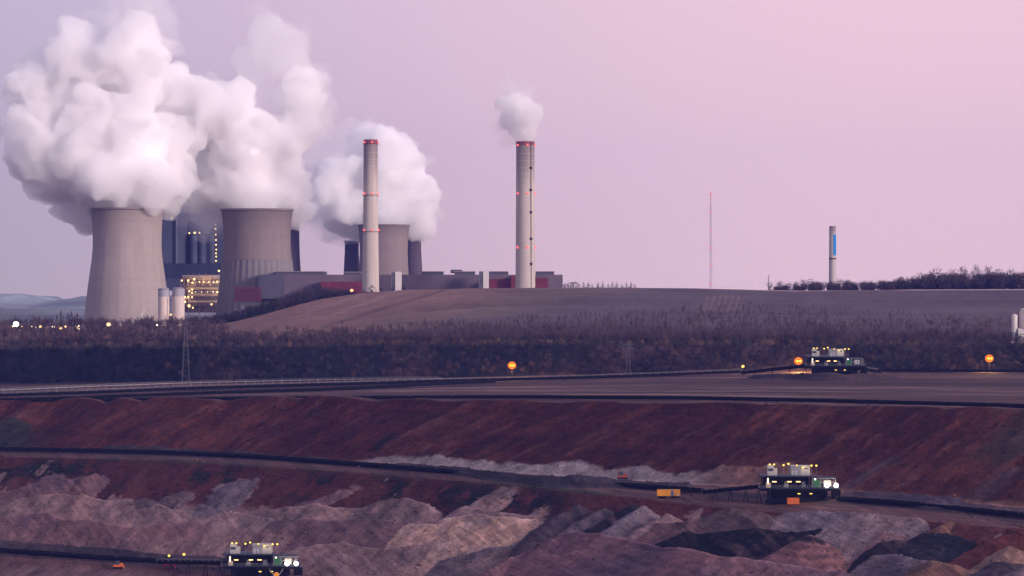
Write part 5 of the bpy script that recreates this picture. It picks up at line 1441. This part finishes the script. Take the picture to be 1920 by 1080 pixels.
    def plight(x, y, z, e, c, r=.6):
        ld_ = bpy.data.lights.new("station_light", 'POINT'); ld_.energy = e; ld_.color = c; ld_.shadow_soft_size = r
        lo_ = bpy.data.objects.new("station_light", ld_); C.objects.link(lo_); lo_.parent = g_; lo_.location = (x, y, z)
    plight(20.2, -1.5, 16.5, 160, (1, .75, .35)); plight(5, -1.3, 17.4, 60, (1, .75, .4)); plight(12, -2.0, 10.2, 260, (1, .7, .4)); plight(20, -1.6, 4.2, 240, (1, .6, .2))
    if floods: plight(33.5, -6.0, 6.5, 900, (1, .82, .5), 1.0)
    return g_
ST2 = station(1426, 944.5, hit(1480, 944.5, 0)[1], "brightly lit drive station with two floodlights on the middle bench")
ST3 = station(418, 1090, hit(480, 1088, 0, 1200)[1], "lit drive station cut by the bottom edge, with a yellow drum", drum=True)
ST1 = station(1513, 708, 1745, "topmost drive station on the upper bench, without floodlights", scale=1.0, floods=False)
print("stations", ST1.location, ST2.location, ST3.location)

def bridge(p0, p1, label, sag=0.0):
    P = np.array([np.array(p0) * (1 - t) + np.array(p1) * t for t in np.linspace(0, 1, 24)])
    g_ = conveyor(P, label, bridge=True, name="conveyor_bridge", group="conveyor bridges up to the drive stations")
    m_ = MB()
    for k in (4, 10, 16, 21):
        gz = gxy(P[k][0], P[k][1])
        if P[k][2] - gz > 1.0:
            for dx in (-1.1, 1.1):
                m_.bar((P[k][0] + dx, P[k][1] - 1, gz - .5), (P[k][0], P[k][1], P[k][2] + 1.1), .2)
    if m_.v:
        o_ = m_.build("trestles", frame_d, g_); o_.location = -g_.location; o_["kind"] = "stuff"
    return g_
Y2 = ST2.location.y; Y3 = ST3.location.y; Y1 = ST1.location.y
bridge(at(1322, 925, Y2 + 26), at(1432, 914, Y2 + 5), "inclined conveyor bridge entering the middle drive station from the left")
bridge(at(300, 1056, Y3 + 26), at(424, 1058, Y3 + 5), "inclined conveyor bridge entering the bottom drive station from the left")
bridge(at(1392, 701, Y1 + 30), at(1520, 687, Y1 + 5), "inclined conveyor bridge entering the topmost drive station")
bridge(at(1650, 699, Y1 + 12), at(1588, 689, Y1 + 6), "short conveyor bridge on the right of the topmost drive station")

# ------------------------------------------------------------------ small machines and gear
def gp(px, py, near=1150):
    p = hit(px, py, 0, near); p[2] = ground(px, p[1]); return p
p = gp(1254, 934); 
g_ = empty("site_wagon", p, "yellow site wagon on dark skids beside the middle conveyor", "wagon")
MB().box(-5.4, 5.2, -1.3, 1.3, .9, 3.7).build("body", yellow_p, g_)
MB().box(.9, 2.2, -1.36, -1.3, .9, 3.6).build("blue_door", mat("door_blue", (0.10, 0.14, 0.22)), g_)
MB().box(-5.5, 5.3, -1.4, 1.4, 3.7, 3.9).build("roof", mat("wagon_roof", (0.45, 0.22, 0.06)), g_)
for x in (-3.2, 3.2):
    m = MB(); m.box(x - 1.6, x + 1.6, -1.2, 1.2, -.3, .85); m.build("skid", frame_d, g_)
MB().box(3.9, 4.5, -1.6, -1.36, .9, 1.9).build("white_box", whitew, g_)
p = gp(1487, 946.5)
g_ = empty("orange_container", p, "orange container standing below the middle drive station", "container")
MB().box(-2.7, 2.7, -1.2, 1.2, .35, 3.1).build("body", orange_p, g_)
for k in range(9):
    MB().box(-2.5 + k * .6, -2.3 + k * .6, -1.28, -1.2, .45, 3.0).build("rib", orange_p, g_)
for x in (-2, 2): MB().box(x - .4, x + .4, -1.1, 1.1, -.2, .34).build("foot", frame_d, g_)

def crawler(px, py, label, body, cabm, arm, sc_=1.0, near=1150):
    p = gp(px, py, near)
    g_ = empty("crawler_machine", p, label, "mining vehicle", scale=sc_)
    for y in (-1.3, .7):
        m = MB(); m.box(-2.2, 2.2, y, y + .6, 0.25, .95); m.bar((-2.2, y + .02, .6), (-2.2, y + .58, .6), .36, 10); m.bar((2.2, y + .02, .6), (2.2, y + .58, .6), .36, 10); m.build("track", frame_d, g_)
    MB().box(-2.2, 2.0, -1.1, 1.1, .96, 1.9).build("body", body, g_)
    MB().box(.6, 2.1, -.9, .9, 1.92, 2.6).build("engine_cover", body, g_)
    c_ = MB().box(-1.4, .4, -.95, .95, 1.93, 3.7).build("cab", cabm, g_)
    MB().box(-1.2, .2, -1.0, -.96, 2.6, 3.5).build("window", mat("cabin_glass", (0.05, 0.06, 0.08)), c_)
    m = MB()
    if arm == "boom":
        m.bar((-1.6, 0, 2.0), (-2.0, 0, 4.4), .22); m.bar((-2.0, 0, 4.4), (-3.6, 0, 4.9), .16); m.build("boom", body, g_)
    else:
        m.box(2.3, 2.6, -1.7, 1.7, .3, 1.6); m.bar((1.8, -1, .8), (2.4, -1, .8), .12); m.bar((1.8, 1, .8), (2.4, 1, .8), .12); m.build("blade", body, g_)
    return g_
crawler(1167, 912, "small dark and red crawler machine behind the middle conveyor", mat("faded_red", (0.28, 0.06, 0.04)), mat("dark_cab", (0.05, 0.055, 0.07)), "boom")
crawler(222, 1068, "small orange crawler parked on the lowest bench at the left", orange_p, mat("dark_cab", (0.05, 0.055, 0.07)), "blade", near=1250)
p = gp(318, 1066, 1250)
g_ = empty("tail_frame", p, "red steel tail frame on the lowest conveyor", "conveyor frame")
redp = mat("red_paint", (0.40, 0.04, 0.04))
for x in (-2.6, 0, 2.6):
    MB().box(x - .2, x + .2, -1, 1, 0, 3.6).build("post", redp, g_)
MB().box(-3, 3, -1.1, 1.1, 3.6, 3.9).build("beam", redp, g_); MB().box(-3, 3, -1.1, 1.1, 1.7, 1.95).build("beam", redp, g_)

# silos at the right edge
Yq = 1985
g_ = empty("silo_plant", at(1915, 645, Yq), "pale silo plant cut by the right edge above the bank", "silo")
s = F / Yq
def cyl(nm, px0, px1, py0, py1, dy, m_):
    r = (px1 - px0) / 2 / s; c = at((px0 + px1) / 2, py1, Yq + dy); H = (py1 - py0) / s
    o_ = MB().lathe([(r, 0), (r, H), (r * .6, H + .6), (.1, H + .7)], 28, c=tuple(c)).build(nm, m_, g_, smooth=False); o_.location = -g_.location
    return o_
cyl("silo", 1896.5, 1908, 591, 623, 0, whitew); cyl("skirt", 1897.5, 1907, 623.2, 641, 0.2, silo_top)
cyl("silo", 1911, 1920, 585, 618, 4, silo_m); cyl("silo", 1913.5, 1932, 580, 616, -1, whitew)
blk(g_, "control_block", 1909, 1946, 616, 645, Yq - 3, 9, whitew)
blk(g_, "footing", 1894, 1906.5, 640, 645, Yq - 2.5, 5, clad_l)
blk(g_, "window", 1912, 1916, 630, 632, Yq - 3.12, .1, steel_d); blk(g_, "panel_joint", 1909, 1946, 626.8, 627.4, Yq - 3.14, .1, steel_d)
m = MB()
for px in (1901, 1904, 1908): m.bar(at(px, 591, Yq), at(px, 585, Yq), .12)
o_ = m.build("vent_pipes", rail_m, g_); o_.location = -g_.location

# pylons
def pylon(px, Y, top_py, label, wb=2.2):
    s_ = F / Y; zb = ground(px, Y) - .5; H = (HY - top_py) / s_ - zb
    g_ = empty("pylon", ((px - 960) / s_, Y, zb), label, "pylon", "lattice pylons")
    pm = mat("pylon_steel", (0.12, 0.125, 0.15), rough=0.6)
    m_ = MB(); n = 13
    wd = lambda t: wb * (1 - t) ** 1.1 + .45
    for q in range(n):
        t0, t1 = q / n, (q + 1) / n; a, b = wd(t0), wd(t1)
        for (sx_, sy_) in ((-1, -1), (1, -1), (1, 1), (-1, 1)):
            m_.bar((sx_ * a, sy_ * a, t0 * H), (sx_ * b, sy_ * b, t1 * H), .085)
        for (u, v_) in (((-1, -1), (1, -1)), ((1, -1), (1, 1)), ((1, 1), (-1, 1)), ((-1, 1), (-1, -1))):
            m_.bar((u[0] * a, u[1] * a, t0 * H), (v_[0] * b, v_[1] * b, t1 * H), .04); m_.bar((v_[0] * a, v_[1] * a, t0 * H), (u[0] * b, u[1] * b, t1 * H), .04)
    m_.build("lattice", pm, g_)
    for t, l in ((.78, 4.2), (.90, 3.4)):
        a = MB(); a.bar((-l, 0, t * H), (l, 0, t * H), .12); a.bar((-l, 0, t * H), (0, 0, t * H + 1.5), .07); a.bar((l, 0, t * H), (0, 0, t * H + 1.5), .07); a.build("cross_arm", pm, g_)
    return g_
pylon(348.5, 1972, 592, "thin lattice pylon in front of the dark bank on the left")
pylon(1178, 1912, 640, "faint short lattice pylon in front of the bank right of the middle lamp", wb=1.3)

# lamp masts
def lamp_post(px, py, Y, label, r, m_, base_py=None, group=None, core=None, light=None, name="lamp_post", col_=(1, .5, .12)):
    z = (HY - py) / F * Y; x = (px - 960) / F * Y
    zb = ground(px, Y) if base_py is None else (HY - base_py) / F * Y
    g_ = empty(name, (x, Y, zb), label, "lamp", group)
    MB().bar((0, .4, -.3), (0, .4, z - zb), 0.10 if r > .8 else .08, 6).build("pole", mat("black_pole", (0.004, 0.004, 0.005)), g_)
    MB().ball((0, 0, z - zb), r, 20, 12, sq=.9).build("lamp_head", m_, g_)
    if core:
        for sx_ in (-.5, .55): MB().ball((sx_ * r * .55, -r * .72, z - zb), r * .36, 12, 8, sq=.8).build("bulb", core, g_)
    if light:
        ld_ = bpy.data.lights.new("lamp_light", 'POINT'); ld_.energy = light; ld_.color = col_; ld_.shadow_soft_size = 1.0
        lo_ = bpy.data.objects.new("lamp_light", ld_); C.objects.link(lo_); lo_.parent = g_; lo_.location = (0, -2.6, z - zb - r - 0.4)
    return g_
for (px, py, lab) in ((960, 685, "orange sodium floodlight on a mast at the middle of the upper bench"), (1497, 677, "orange sodium floodlight beside the topmost drive station"), (1855, 672, "orange sodium floodlight near the right edge of the upper bench")):
    Y = {960: 1908, 1497: 1874, 1855: 1864}[px]
    lamp_post(px, py, Y, lab, 2.7, L_SOD, core=L_SODC, light=60000, group="sodium floodlights on the upper bench")  # oversized orange heads stand in for the glow around the lamps
lamp_post(1393, 687, 1760, "small yellow-white lamp over the inclined conveyor left of the topmost station", .9, L_YEL, group="small lamps on the upper bench")
lamp_post(317, 1042, Y3 + 22, "left one of the two small yellow lamps above the red tail frame", .55, L_YEL, group="small lamps by the lowest conveyor")
lamp_post(345, 1039.5, Y3 + 16, "right one of the two small yellow lamps near the red tail frame", .62, L_YEL, group="small lamps by the lowest conveyor")
lamp_post(30, 608, 2260, "dazzling white floodlight at the far left above the woods", 2.0, L_WHITE, name="floodlight_mast", light=2500, col_=(1, .9, .7))
for k, (px, py, r, m_) in enumerate(sorted(((24, 612, .8, L_WARM), (41, 612, 1.1, L_WARM), (38, 619.5, .7, L_WARM), (59.5, 612.3, .6, L_SOFT), (67, 614, .65, L_SOFT), (76, 612.5, 1.2, L_WARM), (97.5, 612.5, .7, L_SOFT), (102, 612.7, .8, L_SOFT),
                              (114, 615.5, 1.3, L_WARM), (122.5, 612.3, 1.0, L_WARM), (101, 624, .75, L_SOFT), (142, 612, .7, L_SOFT), (147.5, 611.3, .8, L_SOFT), (145, 614.5, .8, L_WARM), (148, 616.7, .6, L_SOFT)), key=lambda q: q[0])):
    lamp_post(px, py, 2250, "%s small warm lamp from the left, in the woods left of the cooling towers" % ORD[k], r * .8, m_, group="street lamps in the woods at the left")
lamp_post(203.5, 608.5, 2250, "amber twin lamp in front of the largest cooling tower's foot", 1.5, L_WARM)
lamp_post(294.5, 609.5, 2250, "faint yellow lamp in the trees below the left cream silo", .7, L_SOFT)
lamp_post(659.5, 544.5, 2492, "reddish lamp at the left foot of the left chimney", 1.3, lamp_mat("lamp_coral", (1.0, .35, .16), 3.5))
lamp_post(1707, 529, 2545, "single pale lamp in the plateau wood", .6, L_SOFT)

# ------------------------------------------------------------------ loose clods and stones on the faces and heaps
g = np.random.default_rng(77)
import bmesh as _bm
b_ = _bm.new(); _bm.ops.create_icosphere(b_, subdivisions=1, radius=1.0)
iv = np.array([p_.co[:] for p_ in b_.verts]); if_ = np.array([[q_.index for q_ in p_.verts] for p_ in b_.faces]); b_.free()
vs, fs, cs, o_n = [], [], [], 0
r_lo = int(np.searchsorted(np.array(rowS), S_E1)); r_hi = int(np.searchsorted(np.array(rowS), S_E3 + 0.3))
rr = g.integers(r_lo, r_hi, 11000); cj = g.integers(60, ncl - 60, 11000)
keep = fbm(GX[rr, cj] * 0.02, GY[rr, cj] * 0.02, octaves=3, seed=171) + g.uniform(-.5, .5, 11000) > -0.05
for r_, c_ in zip(rr[keep], cj[keep]):
    sz = 0.18 + 0.55 * g.uniform() ** 3
    p_ = iv * (1 + 0.35 * g.normal(size=(len(iv), 1))) * sz * np.array((1.2, 1.0, 0.75))
    vs.append(p_ + np.array((GX[r_, c_], GY[r_, c_], TZ[r_, c_] + sz * 0.15))); fs.append(if_ + o_n); o_n += len(iv)
    cs.append(np.broadcast_to(np.clip(col[r_, c_] * g.uniform(.45, 1.5), .004, .4), p_.shape))
tag(np_mesh("clods", np.concatenate(vs), np.concatenate(fs), soil, smooth=False, col=np.concatenate(cs)), "loose clods and stones scattered over the mine faces and spoil heaps", "stones", kind="stuff")

# ------------------------------------------------------------------ haze
hz = MB().box(-6200, 6200, -140, 5750, -170, 300).build("haze", None)
hm = bpy.data.materials.new("haze"); hm.use_nodes = True
t = hm.node_tree; t.nodes.clear()
o = t.nodes.new("ShaderNodeOutputMaterial"); v = t.nodes.new("ShaderNodeVolumePrincipled")
v.inputs["Color"].default_value = (0.19, 0.26, 1.0, 1)
v.inputs["Density"].default_value = 0.000039
v.inputs["Anisotropy"].default_value = 0.0
t.links.new(v.outputs[0], o.inputs["Volume"])
hz.data.materials.append(hm)
tag(hz, kind="stuff")
